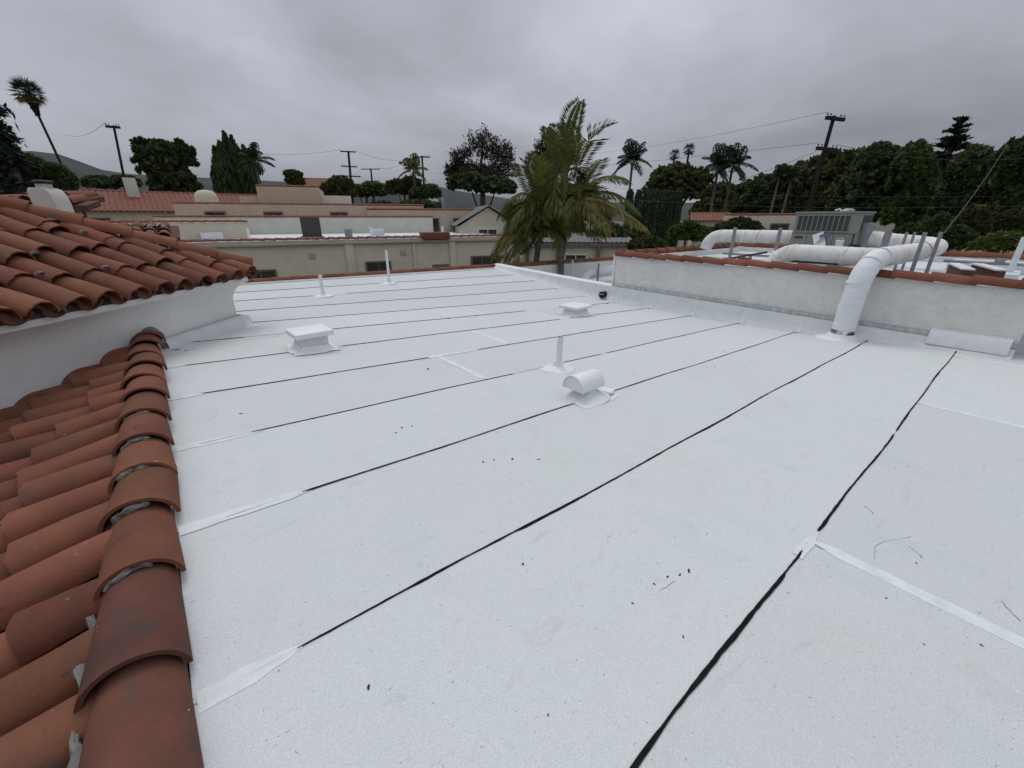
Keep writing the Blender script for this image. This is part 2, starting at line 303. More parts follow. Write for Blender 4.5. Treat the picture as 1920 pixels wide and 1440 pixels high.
def sz(u, w):                 # top surface of the sheet lying at (u, w)
    k = max(i for i in range(len(SEAM)) if i == 0 or SEAM[i] + wob(u, i) <= w); w1 = SEAM[k + 1] + .06 if k + 1 < len(SEAM) else 10.62
    t = max(0, min(1, (w - SEAM[k]) / (w1 - SEAM[k]))); return rz(u, w) + .0075 - .0065 * t + .0015
def ribbon(name, pts, mat, lift, ragged=0, seed=0):
    "pts: (u, w, halfwidth near, halfwidth far) along X"
    rr = random.Random(seed); rows = [[], [], [], []]
    for u, w, a, b in pts:
        ws_ = [w - a + rr.uniform(-ragged, ragged), w - min(a * .5, .006), w + min(b * .5, .003), w + b + rr.uniform(-ragged, ragged)]
        for r_, x in zip(rows, ws_): r_.append((u, x, sz(u, x) + lift))
    return B().grid(rows).build(name, mat, roof, ang=80)
def seam_bead(k, u0, u1, wmin, wmax, seed):
    rr = random.Random(seed); n = max(8, int((u1 - u0) / .035)); pts = []; ph = [rr.uniform(0, 6) for _ in range(4)]
    for i in range(n + 1):
        u = u0 + (u1 - u0) * i / n
        t = .5 + .28 * math.sin(u * 3.1 + ph[0]) + .22 * math.sin(u * 7.3 + ph[1]) + .14 * math.sin(u * 17 + ph[2])
        t = max(0, min(1, t)); far_ = 1.0 if k <= 4 else (.65 if k == 5 else (.46 if k < 8 else .36)); hw = far_ * (wmin + (wmax - wmin) * t * t)
        if k > 4 and math.sin(u * 2.1 + ph[3]) + .5 * math.sin(u * 5.3 + ph[0]) > 1.05: hw = .0005
        hw = hw * min(1, (i + .6) / 2, (n - i + .6) / 2)
        w = SEAM[k] + wob(u, k); pts.append((u, w, hw * 1.15, min(.003, hw * .5)))
    return ribbon('seam_bead', pts, MT['tar'], .0016, .0012, seed)
BEADS = [(3, .2, 1.30, .004, .016), (3, 1.12, 1.76, .010, .026), (3, 1.74, 1.96, .005, .012), (3, 2.17, 3.9, .006, .013), (3, 3.98, 7.95, .006, .012),
         (4, .045, 1.0, .002, .015), (4, 1.0, 7.55, .005, .012), (4, 7.6, 7.95, .006, .012),
         (5, .29, 2.45, .004, .010), (5, 2.88, 7.72, .004, .010), (6, .2, 2.5, .003, .009), (6, 3.25, 3.9, .002, .006), (6, 4.0, 7.75, .003, .008),
         (7, .0, 2.05, .003, .009), (7, 2.7, 7.72, .003, .008), (8, -.05, .86, .002, .010), (8, 1.4, 5.05, .002, .008), (8, 5.3, 7.6, .003, .007),
         (9, .05, .55, .002, .010), (9, 1.35, 5.1, .002, .007), (9, 6.0, 7.6, .002, .006), (10, .7, 7.75, .003, .008), (11, .3, 1.0, .004, .012), (11, 1.0, 7.75, .003, .008),
         (12, .3, 2.1, .003, .008), (12, 2.7, 7.8, .003, .008), (13, .5, 7.9, .003, .008), (14, .6, 7.9, .002, .006)]
for i, (k, a, b, lo, hi) in enumerate(BEADS): seam_bead(k, a, b, lo * .8, hi * .8, i)
def stroke_u(w, u0, u1, hw, seed, ragged=.004):
    n = max(6, int((u1 - u0) / .05)); rr = random.Random(seed)
    return ribbon('coating_stroke', [(u0 + (u1 - u0) * i / n, w + .003 * math.sin(i * .5 + seed), hw * .72 * (1 + .05 * math.sin(i * .7)) * min(1, (n - i + .6) / 3.5), hw * .72 * (1 + .05 * math.sin(i * .9 + 1)) * min(1, (n - i + .6) / 3.5)) for i in range(n + 1)], MT['brush'], .0009, ragged, seed)
def stroke_w(u, w0, w1, hw, seed, ragged=.003):
    rr = random.Random(seed); n = max(6, int((w1 - w0) / .05)); rows = [[], []]
    for i in range(n + 1):
        w = w0 + (w1 - w0) * i / n; e = min(1, (i + .5) / 2, (n - i + .5) / 2)
        a = hw * .8 * e * (1 + .04 * math.sin(i * .8 + seed)); c = u + .003 * math.sin(i * .35 + seed)
        rows[0].append((c - a + rr.uniform(-ragged, ragged), w, sz(u, w) + .0011)); rows[1].append((c + a + rr.uniform(-ragged, ragged), w, sz(u, w) + .0011))
    return B().grid(rows).build('coating_stroke', MT['brush'], roof)
for i, (w, a, b, hw) in enumerate([(1.2, -.23, .06, .05), (2.114, -.23, .33, .045), (3.028, -.23, .26, .045), (3.942, -.23, .03, .04), (4.856, -.23, -.02, .03), (3.942, 2.03, 2.72, .035), (2.05, 2.42, 2.95, .10), (2.95, 2.82, 3.28, .085), (4.80, .84, 1.42, .06), (5.70, .55, .95, .03), (5.83, .55, 1.3, .03), (4.856, 5.0, 5.35, .035), (5.77, 5.05, 6.0, .03), (8.50, 2.05, 2.75, .07), (9.40, 3.75, 4.1, .06), (.283, 1.9, 2.2, .03), (1.15, 7.5, 7.75, .06), (1.6, 7.6, 8.0, .1)]): stroke_u(w, a, b, hw, i + 50)
for i, (u, a, b, hw) in enumerate([(2.07, -.62, .27, .042), (4.91, -.62, .27, .035), (7.46, -.62, .27, .04), (2.165, 3.05, 3.93, .04), (3.22, 3.97, 4.84, .04), (5.1, 4.87, 5.76, .03), (4.2, 5.8, 6.67, .03)]): stroke_w(u, a, b, hw, i + 90)
# tar drips, scuffs and crumbs lying on the sheets
rr = random.Random(5)
def spot(u, w, r, el=1.6, ang=None):
    r *= .72; ang = rr.uniform(0, 3.1) if ang is None else ang; n = 9; pts = []
    for i in range(n):
        a = 2 * math.pi * i / n; q = r * rr.uniform(.35, 1.25); x, y = q * el * math.cos(a), q * math.sin(a)
        uu, ww = u + x * math.cos(ang) - y * math.sin(ang), w + x * math.sin(ang) + y * math.cos(ang); pts.append((uu, ww, sz(uu, ww) + .0012))
    b = B(); b.add(pts + [(u, w, sz(u, w) + .0012 + r * .12)], [(i, (i + 1) % n, n) for i in range(n)]); return b.build('tar_spot', MT['tar'], roof)
for u, w, r, el, an in [(.185, .93, .006, 2.0, 1.2), (1.12, .40, .006, 1.8, .6), (1.43, .545, .009, 2.4, .35), (1.38, .56, .006, 1.8, .4), (1.33, .585, .007, 1.4, .2), (1.25, .60, .006, 2.4, 1.5), (1.10, .60, .006, 1.6, 1.2), (.19, 3.38, .013, 1.7, 2.6), (-.1, 5.5, .03, 1.5, .1), (-.02, 5.42, .02, 1.3, .5), (.05, 5.47, .018, 1.2, .9), (1.05, 2.52, .009, 2.6, .5), (1.12, 2.50, .008, 2.4, .7), (.98, 2.47, .009, 2.0, 1.0), (1.25, 1.80, .010, 1.5, 1), (1.32, 1.78, .008, 1.3, 2), (1.42, 1.72, .011, 1.6, .3), (1.55, 1.62, .010, 1.7, 2.4), (.9, 1.02, .007, 1.5, 1), (1.85, 3.6, .018, 1.3, .2), (6.9, 5.6, .03, 1.5, .3), (7.5, 5.75, .05, 1.6, .6), (6.7, 4.4, .02, 1.4, 1), (.86, 4.87, .03, 1.4, .1), (3.95, 5.76, .03, 1.5, .2), (3.4, 5.77, .035, 1.4, .3), (4.6, 1.95, .012, 1.5, 0), (5.4, 2.2, .014, 1.4, 1)]: spot(u, w, r, el, an)
for _ in range(30): spot(rr.uniform(-.1, 7), rr.uniform(.1, 6.0) ** 1.0, rr.uniform(.002, .006), rr.uniform(1, 2.6))
for _ in range(16): spot(rr.uniform(.5, 3.5), rr.uniform(-.55, .2), rr.uniform(.002, .005), rr.uniform(1, 3))
def scratch(pts, r=.0007):
    P = []; rr_ = random.Random(len(pts) * 100 + int(pts[0][0] * 1000))
    for i in range(len(pts) - 1):
        p0, p1, p2, p3 = [pts[max(0, min(len(pts) - 1, i + k))] for k in (-1, 0, 1, 2)]
        for j in range(6):
            t = j / 6; q = [.5 * (2 * b_ + (c_ - a_) * t + (2 * a_ - 5 * b_ + 4 * c_ - d_) * t * t + (3 * b_ - a_ - 3 * c_ + d_) * t ** 3) for a_, b_, c_, d_ in zip(p0, p1, p2, p3)]
            P.append((q[0] + rr_.gauss(0, .002), q[1] + rr_.gauss(0, .002)))
    b = B(); n = 0
    while n < len(P) - 2:
        m = rr_.randint(2, 5); seg_ = P[n:n + m + 1]
        if len(seg_) > 1 and rr_.random() < .72: b.tube([(u, w, sz(u, w) + .0002) for u, w in seg_], [r * rr_.uniform(.4, 1.1) for _ in seg_], 4)
        n += m
    return b.build('scuff_line', MT['tar'], roof) if b.v else None
scratch([(1.375, .555), (1.28, .56), (1.19, .575), (1.12, .585)])
scratch([(2.16, .06), (2.27, .075), (2.36, .05), (2.46, .0), (2.52, -.02)])
scratch([(2.62, .19), (2.60, .16), (2.565, .14)], .0011); scratch([(2.40, -.02), (2.37, -.06), (2.345, -.08)], .0012); scratch([(2.1, -.36), (2.02, -.40), (1.95, -.46)], .001); scratch([(2.28, -.32), (2.2, -.37), (2.13, -.43)], .0014)

# ------------------------------------------------------------------ clay tile meshes (run along local +X from wide mouth to narrow top)
def tile_mesh(name, L=.46, r0=.118, r1=.095, th=.014, seg=12, arc=180, flip=False, sag=0):
    b = B(); rings = []
    for x, r in ((0, r0), (L * .5, (r0 + r1) / 2), (L, r1)):
        for rr_ in (r, r - th):
            ring = []
            for k in range(seg + 1):
                a = rad(90 - arc / 2 + arc * k / seg); y, z = rr_ * math.cos(a), rr_ * math.sin(a) * .86
                if flip: z = -z
                ring.append((x, y, z))
            rings.append(ring)
    n = seg + 1; vs = [p for q in rings for p in q]; fs = []
    def q(i, k): return i * n + k
    for s0, s1 in ((0, 2), (2, 4)):
        for k in range(seg):
            fs.append((q(s0, k), q(s1, k), q(s1, k + 1), q(s0, k + 1))); fs.append((q(s0 + 1, k), q(s0 + 1, k + 1), q(s1 + 1, k + 1), q(s1 + 1, k)))
        for k in (0, seg): fs.append((q(s0, k), q(s0 + 1, k), q(s1 + 1, k), q(s1, k)))
    for s0 in (0, 4):
        for k in range(seg): fs.append((q(s0, k), q(s0, k + 1), q(s0 + 1, k + 1), q(s0 + 1, k)))
    b.add(vs, fs); return b.mesh(name, ang=35)
def rough_tile(seed, **k):
    me = tile_mesh('cover_tile', **k); r_ = random.Random(seed); n = 13; co = np.empty(len(me.vertices) * 3); me.vertices.foreach_get('co', co); co = co.reshape(-1, 3)
    ph = r_.uniform(0, 6); rim = co[:, 0] < .01; an = np.arctan2(co[:, 2], co[:, 1]); co[:, 0] += np.where(rim, .006 * np.sin(an * 5 + ph) + .004 * np.sin(an * 11 + ph * 2), 0); co[:, 2] += .006 * np.sin(co[:, 0] * 7 + ph); co[:, 1] += .005 * np.sin(co[:, 0] * 5 + ph * 3)
    me.vertices.foreach_set('co', co.reshape(-1)); me.update(); return me
TILES = [rough_tile(i, L=.46 + .008 * (i % 3), r0=.116 + .003 * (i % 4), r1=.094 + .003 * (i % 3)) for i in range(6)]
TILE = tile_mesh('cover_tile'); PAN = tile_mesh('pan_tile', flip=True, r0=.105, r1=.118, arc=170); RIDGE = tile_mesh('ridge_tile', L=.50, r0=.137, r1=.112, th=.016, seg=20)
CAP = tile_mesh('cap_tile', L=.46, r0=.125, r1=.108, th=.014, seg=14)
def place(name, me, mat, parent, p, d, up=(0, 0, 1), jit=0, roll=0):
    if me is TILE: me = random.choice(TILES)
    d = Vector(d).normalized(); up = Vector(up); y = up.cross(d).normalized(); z = d.cross(y)
    R = Matrix((d, y, z)).transposed().to_4x4() @ Euler((random.gauss(0, jit) + roll, random.gauss(0, jit * .5), random.gauss(0, jit * .6))).to_matrix().to_4x4()
    if not me.materials: me.materials.append(mat)
    o = bpy.data.objects.new(name, me); COL.objects.link(o); o.matrix_basis = Matrix.Translation(Vector(p)) @ R
    o.parent = parent; o.matrix_parent_inverse = pinv(parent); return o
def lump(name, parent, path, r, mat, seed, seg=8):
    rr = random.Random(seed); b = B(); P = [Vector(p) for p in path]
    b.tube(P, [r * rr.uniform(.6, 1.25) * (1 if 0 < i < len(P) - 1 else .45) for i in range(len(P))], seg)
    b.v = [(x + rr.uniform(-r, r) * .38, y + rr.uniform(-r, r) * .38, z + rr.uniform(-r, r) * .30) for x, y, z in b.v]
    return b.build(name, mat, parent, ang=25)

# ------------------------------------------------------------------ lower tile slope on the left, with its ridge caps
slope = thing('tile_slope', (-.35, 1, CZ - 1.35), 'low clay tile slope with big rounded ridge caps beside the white roof', 'tile roof')
PIT = rad(10.5); UR, ZR = -.40, CZ - 1.385
def rise(w): return .034 * (w - 1.3)
def sl(u, w, h=0): return Vector((u, w, ZR + (u - UR) * math.tan(PIT) + rise(w) + h))
bd = B(); bd.add([sl(-.25, -1, -.14), sl(-2.6, -1, -.14), sl(-2.6, 7, -.14), sl(-.25, 7, -.14), sl(-.25, -1, -2.5), sl(-2.6, -1, -2.5), sl(-2.6, 7, -2.5), sl(-.25, 7, -2.5)], [(0,1,2,3),(7,6,5,4),(0,4,5,1),(1,5,6,2),(2,6,7,3),(3,7,4,0)])
bd.build('slope_deck', MT['mortar'], slope)
w = .30; row = 0
while w < 5.75:
    off = random.uniform(0, .40); u = UR + .10 + .03 - off * .35; i = 0
    wj = w + random.gauss(0, .012)
    u_m = UR - random.choice([.42, .36, .30, .24, .40, .20]) - random.uniform(0, .04)          # uppermost tile is cut to end under the ridge cap
    o = place('cover_tile', TILE, MT['tile'], slope, sl(u_m, wj, .026 + random.uniform(0, .012)), (math.cos(PIT + .01), random.gauss(0, .015), math.sin(PIT + .01)), jit=.02); o.scale.x = (UR + .02 - u_m) / .465
    u_m -= random.choice([.38, .40, .34])
    while u_m > -2.0:
        lift = .018 + random.uniform(0, .014)
        place('cover_tile', TILE, MT['tile'], slope, sl(u_m, wj + random.gauss(0, .006), lift - .01), (math.cos(PIT - .035), random.gauss(0, .015), math.sin(PIT - .035)), jit=.025)
        if u_m < UR - .3 and False: pass
        u_m -= random.choice([.38, .40, .41, .26, .20, .40])
    u_m = UR - .35
    while u_m > -1.9:
        place('pan_tile', PAN, MT['tile_old'], slope, sl(u_m, w + .133, -.015), (math.cos(PIT - .03), 0, math.sin(PIT - .03)), jit=.01); u_m -= .40
    w += .262; row += 1
RJ = [.90, 1.328, 1.78, 2.21, 2.57, 2.93, 3.33, 3.73, 4.09, 4.42, 4.77, 5.10, 5.40]
def rx_(w): return UR + .045 + .012 * (w - 1.3)
for i, wj in enumerate(RJ):
    me = RIDGE
    if i == 0: pass
    mt = MT['tile_old'] if i in (0, 1) else MT['tile']
    mesh = me if i > 1 else RIDGE.copy()
    if i <= 1:
        mesh.materials.clear(); mesh.materials.append(mt)
    o = place('ridge_tile', mesh, mt, slope, (rx_(wj) + random.gauss(0, .006), wj, CZ - 1.315 + rise(wj) + .006 * (i % 2)), (random.gauss(.012, .012), 1, -.010), jit=.012)
    o.scale = (1, random.uniform(.97, 1.05), random.uniform(.97, 1.06))
place('ridge_tile', RIDGE, MT['tile'], slope, (UR + .035, .45, CZ - 1.318), (0, 1, -.04))
for i, wj in enumerate(RJ):                                           # bedding mortar showing in some mouths and along the left foot
    if i in (3, 4, 5, 6, 2):
        P = []
        for k in range(9):
            a = rad(random.choice([62, 66]) + 80 * k / 8); P.append((rx_(wj) + .108 * math.cos(a), wj + random.uniform(-.006, .01), CZ - 1.315 + rise(wj) + .108 * .87 * math.sin(a)))
        lump('mortar_bed', slope, P, .011 if i not in (3, 4) else .015, MT['mortar'], i)
for i in range(3):
    w0 = [1.02, 1.40, 1.62][i]; lump('mortar_bed', slope, [(UR - .085 + random.uniform(-.012, .008), w0 + .04 * k, CZ - 1.315 + random.uniform(-.012, .012)) for k in range(8)], .016, MT['mortar'], 40 + i)
lump('mortar_bed', slope, [sl(-.60 - .03 * k, 1.10 + .012 * math.sin(k), .02 + .006 * math.sin(k * 2)) for k in range(9)], .012, MT['mortar'], 70)
lump('mortar_bed', slope, [sl(-.72, 1.33 + .02 * k, .075 - .010 * k) for k in range(5)], .014, MT['mortar'], 71)
top = B().lathe((rx_(5.62), 5.62, CZ - 1.33 + rise(5.6)), [(.13, 0), (.13, .05), (.11, .10), (.07, .135), (.02, .15)], 16); top.build('ridge_end_cap', MT['mortar'], slope)
kb = B(); kb.hull8([(-.32, -.5, CZ - 1.5), (-.262, -.5, CZ - 1.5), (-.225, 5.7, CZ - 1.5), (-.32, 5.7, CZ - 1.5), (-.32, -.5, CZ - 1.335 + rise(-.5)), (-.262, -.5, CZ - 1.335 + rise(-.5)), (-.225, 5.7, CZ - 1.325 + rise(5.7)), (-.32, 5.7, CZ - 1.325 + rise(5.7))]); kb.build('edge_curb', MT['coat'], slope)

# ------------------------------------------------------------------ corner house with stucco cornice and hipped tile roof
TA = rad(47); TD = Vector((math.cos(TA), math.sin(TA))); TN = Vector((TD.y, -TD.x)); TB = Vector((-.15, 5.72))
house = thing('corner_house', (TB.x, TB.y, CZ - 1.4), 'white stucco corner house with hipped clay tile roof at the left', 'house')
def tp(s, d, z): p = TB + TN * .20 + TD * s - TN * d; return Vector((p.x, p.y, z))
corner = TB + TD * 1.12; back = corner + (TD * -.45 - TN * 1.0).normalized() * 4.0 * -1 if False else corner + (-TN * .80 + TD * -.10).normalized() * 4.0
left = TB - TD * 4.2
prof = [(0, 3.0), (0, CZ - 1.02), (.006, CZ - .96), (.022, CZ - .90), (.05, CZ - .85), (.09, CZ - .81), (.135, CZ - .785), (.15, CZ - .775), (.15, CZ - .725), (-.1, CZ - .715)]
B().sweep([tuple(left), tuple(corner), tuple(back)], prof).build('wall', MT['tower_stucco'], house)
EZ = CZ - .705; TPI = rad(23.5)
def tr(s, d, h=0): return tp(s, d, EZ + d * math.tan(TPI) + h)
def hip_d(s): return .10 + (1.42 - s) / .774
b = B(); b.add([tr(-4, .16, -.03), tr(1.40, .16, -.03), tr(-.42, 2.6, -.02), tr(-4, 2.6, -.02)], [(0, 1, 2, 3)]); b.build('roof_deck', MT['tile_old'], house)
b = B(); pb = back + (back - corner).normalized() * .2
b.add([tr(1.55, .06, -.025), (back.x + .3 * TD.x, back.y + .3 * TD.y, EZ), tr(-1.2, 5.0, -1.4), tr(-.42, 2.6, -.025)], [(0, 1, 2, 3)]); b.build('rear_roof', MT['far_tile'], house)
s = -3.1; UPV = Vector((-TN.x * math.cos(TPI), -TN.y * math.cos(TPI), math.sin(TPI)))
ri = 0
while s < 1.30:
    dmax = min(hip_d(s) - .12, 2.5); d = -.06 + random.uniform(-.015, .015); first = True; off = random.uniform(.36, .41)
    sj = s + random.gauss(0, .008)
    while d < dmax - .08:
        dd = min(d, dmax - .40)
        if dd < -.10: dd = -.06
        me = TILE
        place('cover_tile', TILE, MT['tile'], house, tr(sj + random.gauss(0, .006), dd, .045 + (.012 if random.random() < .3 else 0)), UPV + Vector((0, 0, -.05)), jit=.03)
        if dmax - d < .3: break
        d += off + random.uniform(-.03, .02)
    d = -.05
    while d < dmax + .05:
        dd = min(d, max(-.05, dmax - .28)); place('pan_tile', PAN, MT['tile'], house, tr(s + .135, dd + .03, .062), UPV + Vector((0, 0, -.045)), jit=.012)
        if dd < d: break
        d += .40
    s += .270; ri += 1
h0, h1 = tr(1.42, .10, .05), tr(-.42, .10 + 1.84 / .774, .07); hd = (h1 - h0).normalized(); n = int((h1 - h0).length / .40)
for i in range(n + 1):
    place('hip_tile', CAP, MT['tile'], house, h0 + hd * (i * .40 - .05) + Vector((0, 0, .030)), hd + Vector((0, 0, -.045)), jit=.012)
for i in range(int((h1 - h0).length / .22)):
    P = [h0 + hd * (i * .22 + .04 * k) + Vector((TN.x * .075, TN.y * .075, -.055)) + Vector((random.uniform(-.01, .01),) * 3) for k in range(7)]
    lump('mortar_bed', house, P, .05, MT['mortar'], 200 + i)
for i, (ss, dd_) in enumerate([(1.20, .42), (.80, .92), (.36, 1.45), (.98, .72)]):
    lump('mortar_bed', house, [tr(ss + .03 * math.sin(k), dd_ + .02 * k, .09 + .02 * math.sin(k * 1.3)) for k in range(6)], .04, MT['mortar'], 260 + i)
for i, (ss, dd_) in enumerate([(-.50, .70), (-.24, .36), (.30, 1.05), (-.78, .38)]):
    lump('mortar_bed', house, [tr(ss + .055 * math.sin(a_), dd_, .045 + .075 * math.cos(a_)) for a_ in [-.8, -.4, 0, .4, .8]], .012, MT['mortar'], 280 + i)
# membrane skirt at the foot of the house wall
sk = B(); skp = [(.075, CZ - 1.36), (.07, CZ - 1.26), (.055, CZ - 1.16), (.0, CZ - 1.135)]
a0, a1 = TB - TD * .10, corner
sk.sweep([tuple(a0), tuple(a1 + TD * .02), tuple(a1 + (back - corner) * .6)], [(o + .03, z - .07) for o, z in skp]); sk.build('base_flashing', MT['skirt'], house)
bb = B().lathe((corner.x + .09, corner.y - .05, CZ - 1.375), [(.14, 0), (.12, .02), (.07, .04), (.02, .10)], 12); bb.build('corner_patch', MT['coat'], house)

# chimney and the small roofs just past the hip
cp = at(86, 392, 8.6)
chim = thing('stucco_chimney', (cp.x, cp.y, cp.z), 'cream stucco chimney with rounded shoulder and dark metal lid above tiles', 'chimney')
sx, sy = span(86, 375, 8.6); rx = Vector((RT[0], RT[1], 0)); dp = Vector((FW[0], FW[1], 0))
def loc(o, x, y, z): return o + rx * x + dp * y + Vector((0, 0, z))
pr = [(x * .66, z * .88 + .01) for x, z in [(-.235, -.45), (.25, -.45), (.235, .08), (.20, .20), (.14, .265), (.05, .285), (-.20, .285), (-.245, .25)]]
b = B(); m = len(pr); b.add([loc(cp, x, 0, z) for x, z in pr] + [loc(cp, x, .22, z) for x, z in pr], [tuple(range(m)), tuple(range(2 * m - 1, m - 1, -1))] + [(i, (i + 1) % m, m + (i + 1) % m, m + i) for i in range(m)]); b.build('stack', MT['pale'], chim, bevel=.012)
b = B(); b.box(loc(cp, -.02, .11, .27), (.11, .12, .08), HEAD - rad(90)); b.build('flue', MT['pale'], chim)
b = B(); b.lathe(tuple(loc(cp, -.02, .11, .31)), [(.03, 0), (.10, .012), (.105, .03), (.09, .04)], 14); b.build('lid', MT['black_iron'], chim)
def small_roof(px, py, dist, nrow, nlen, yaw, label, pitch=20):
    c = at(px, py, dist); t = thing('small_tile_roof', c, label, 'tile roof'); yw = HEAD - rad(90) + yaw
    X = Vector((math.cos(yw), math.sin(yw), 0)); Y = Vector((-math.sin(yw) * math.cos(rad(pitch)), math.cos(yw) * math.cos(rad(pitch)), math.sin(rad(pitch))))
    for i in range(nrow):
        for j in range(nlen): place('cover_tile', TILE, MT['tile'], t, c + X * (i - nrow / 2) * .25 + Y * (.38 * j) + Vector((0, 0, .05)), Y + Vector((0, 0, -.05)), jit=.03)
    q = [c - X * nrow * .13 - Y * .0, c + X * nrow * .13, c + X * nrow * .13 + Y * .38 * nlen, c - X * nrow * .13 + Y * .38 * nlen]
    b = B(); b.hull8([p + Vector((0, 0, -.05)) for p in q] + [p + Vector((0, 0, .03)) for p in q]); b.build('deck', MT['tile_old'], t); return t
small_roof(124, 389, 9.6, 2, 1, rad(15), 'short patch of clay tiles beside the cream chimney', 12)
small_roof(52, 386, 10.2, 4, 2, rad(-8), 'clay tile ridge left of the cream chimney', 10)
small_roof(282, 449, 12.5, 4, 3, rad(35), 'little clay tile roof just beyond the hip of the corner house', 12)

# ------------------------------------------------------------------ far edge of the white roof: clay coping
cop = thing('coping', (4, 10.66, CZ - 1.4), 'long row of clay coping tiles along the far edge of the white roof', 'coping')
b = B()
b.add([(-.2, 10.58, 3.5), (14.5, 10.58, 3.5), (14.5, 10.86, 3.5), (-.2, 10.86, 3.5)] + [(-.2, 10.58, CZ - 1.335), (14.5, 10.58, CZ - 1.575), (14.5, 10.86, CZ - 1.575), (-.2, 10.86, CZ - 1.335)], [(3,2,1,0),(4,5,6,7),(0,1,5,4),(1,2,6,5),(2,3,7,6),(3,0,4,7)])
b.build('parapet_wall', MT['stucco'], cop)
u = -.1
while u < 14.3:
    z = CZ - 1.315 - (u + .2) * .24 / 14.7 + .012
    place('cap_tile', CAP, MT['tile'], cop, (u + random.gauss(0, .008), 10.72, z), (1, random.gauss(0, .008), .012 - .022), jit=.012); u += .385
b = B(); b.grid([[(u_, 10.56 - .02 * j, rz(min(u_, 8), 10.5) + .012) for u_ in [i * .4 - .2 for i in range(22)]] for j in range(4)]); b.build('edge_strip', MT['coat'], cop)

# ------------------------------------------------------------------ stucco wall on the right and the low parapet running on from it
def skirt_top(w): return CZ + float(np.interp(w, [-.3, 6.05, 7.73, 10.23, 10.6], [-1.52, -1.459, -1.417, -1.335, -1.32]))
wall = thing('stucco_wall', (8.1, 3, CZ - 1.8), 'rough white stucco wall with clay coping at the right of the roof', 'wall')
b = B(); P = []
for j in range(26):
    w_ = -.2 + 6.22 * j / 25; P.append([(8.02 + .008 * math.sin(j * 1.7 + 9 * i / 6.), w_, skirt_top(w_) - .12 + (CZ - .80 - skirt_top(w_) + .12) * i / 6) for i in range(7)])
b.grid(P); b.build('wall_face', MT['stucco'], wall)
B().box((8.16, 2.91, 4.0), (.24, 6.2, 2.3)).build('wall_core', MT['stucco'], wall)
b = B(); b.box((8.14, 2.91, CZ - .86), (.22, 6.18, .09)); b.build('wall_top', MT['stucco'], wall)
capz = CZ - .80
w_ = -.45
while w_ < 5.9:
    place('cap_tile', CAP, MT['tile'], wall, (8.06 + random.gauss(0, .006), w_ + .46, capz + .02), (random.gauss(0, .01), -1, -.045), jit=.012); w_ += .40
def skirt_piece(w0, w1, parent):
    n = 5; P = []
    for i in range(n + 1):
        w_ = w0 + (w1 - w0) * i / n; zt = skirt_top(w_); zb = rz(7.85, w_) - .01
        h = zt - zb
        P.append([(7.80, w_, zb + .0), (7.875, w_, zb + .05 * min(1, h / .2)), (7.915, w_, zb + h * .45), (7.945, w_, zt - .01), (7.96, w_, zt)])
    return B().grid(P).build('base_flashing', MT['skirt'], parent)
def joint(w_, parent, hw=.036):
    P = []
    for i in range(4):
        x = w_ - hw + 2 * hw * i / 3 + random.uniform(-.006, .006); zt = skirt_top(x); zb = rz(7.85, x) - .01; h = zt - zb
        P.append([(7.735 - random.uniform(0, .02), x, rz(7.735, x) + .012), (7.797, x, zb + .014), (7.872, x, zb + .0525 * min(1, h / .2)), (7.9125, x, zb + h * .45), (7.942, x, zt - .011)])
    return B().grid(P).build('joint_coating', MT['brush'], parent)
ws = [-.2, .6, 1.25, 2.1, 3.0, 3.93, 4.85, 5.75, 6.03]
for a, c in zip(ws, ws[1:]): skirt_piece(a, c, wall)
for x in (2.1, 3.0, 3.93, 4.85, 5.75): joint(x, wall)
b = B(); P = []
for j in range(40):
    w_ = -.2 + 6.2 * j / 39; z = skirt_top(w_); k = .004 * math.sin(j * 2.3)
    P.append([(7.955, w_, z - .012 + k), (7.948, w_, z + .012 + k), (7.952, w_, z + .036), (7.975, w_, z + .058 + k), (8.02, w_, z + .06)])
b.grid(P); b.build('counter_flashing', MT['strip'], wall)
b = B(); b.hull8([(7.87, -.15, CZ - 1.60), (8.0, -.15, CZ - 1.60), (8.0, .60, CZ - 1.60), (7.87, .60, CZ - 1.60), (7.90, -.15, CZ - 1.425), (8.03, -.15, CZ - 1.40), (8.03, .60, CZ - 1.40), (7.90, .60, CZ - 1.425)]); b.build('flashing_box', MT['coat'], wall, bevel=.008)
# the corner edge at the left end of the wall
b = B(); b.box((8.10, 6.05, CZ - 1.13), (.20, .05, .75)); b.build('corner_trim', MT['white_pipe'], wall, bevel=.01)
low = thing('low_parapet', (8.1, 8.3, CZ - 1.6), 'low membrane covered parapet falling away beyond the stucco wall', 'parapet')
ws = [6.03, 6.68, 7.6, 8.51, 9.43, 10.45]
for a, c in zip(ws, ws[1:]): skirt_piece(a, c, low)
for x in (6.62, 7.6, 8.51, 9.43): joint(x, low, .034)
b = B(); P = []
for j in range(20):
    w_ = 6.03 + 4.5 * j / 19; z = skirt_top(w_); P.append([(7.955, w_, z - .004), (7.98, w_, z + .014), (8.06, w_, z + .018), (8.16, w_, z + .012), (8.18, w_, z - .02), (8.18, w_, 3.0)])
b.grid(P); b.build('coping_sheet', MT['coat'], low)
sc_ = thing('scupper', (7.9, 6.16, CZ - 1.78), 'black scupper opening in the membrane skirt near the end of the stucco wall', 'scupper')
b = B(); b.tube([(7.80, 6.17, CZ - 1.672), (7.93, 6.17, CZ - 1.668)], .072, 16); b.build('opening', MT['hole'], sc_)
b = B(); b.tube([(7.785, 6.17 + .074 * math.cos(a), CZ - 1.672 + .074 * math.sin(a)) for a in [i * 2 * math.pi / 16 for i in range(17)]], .008, 6); b.build('rim', MT['black_iron'], sc_)
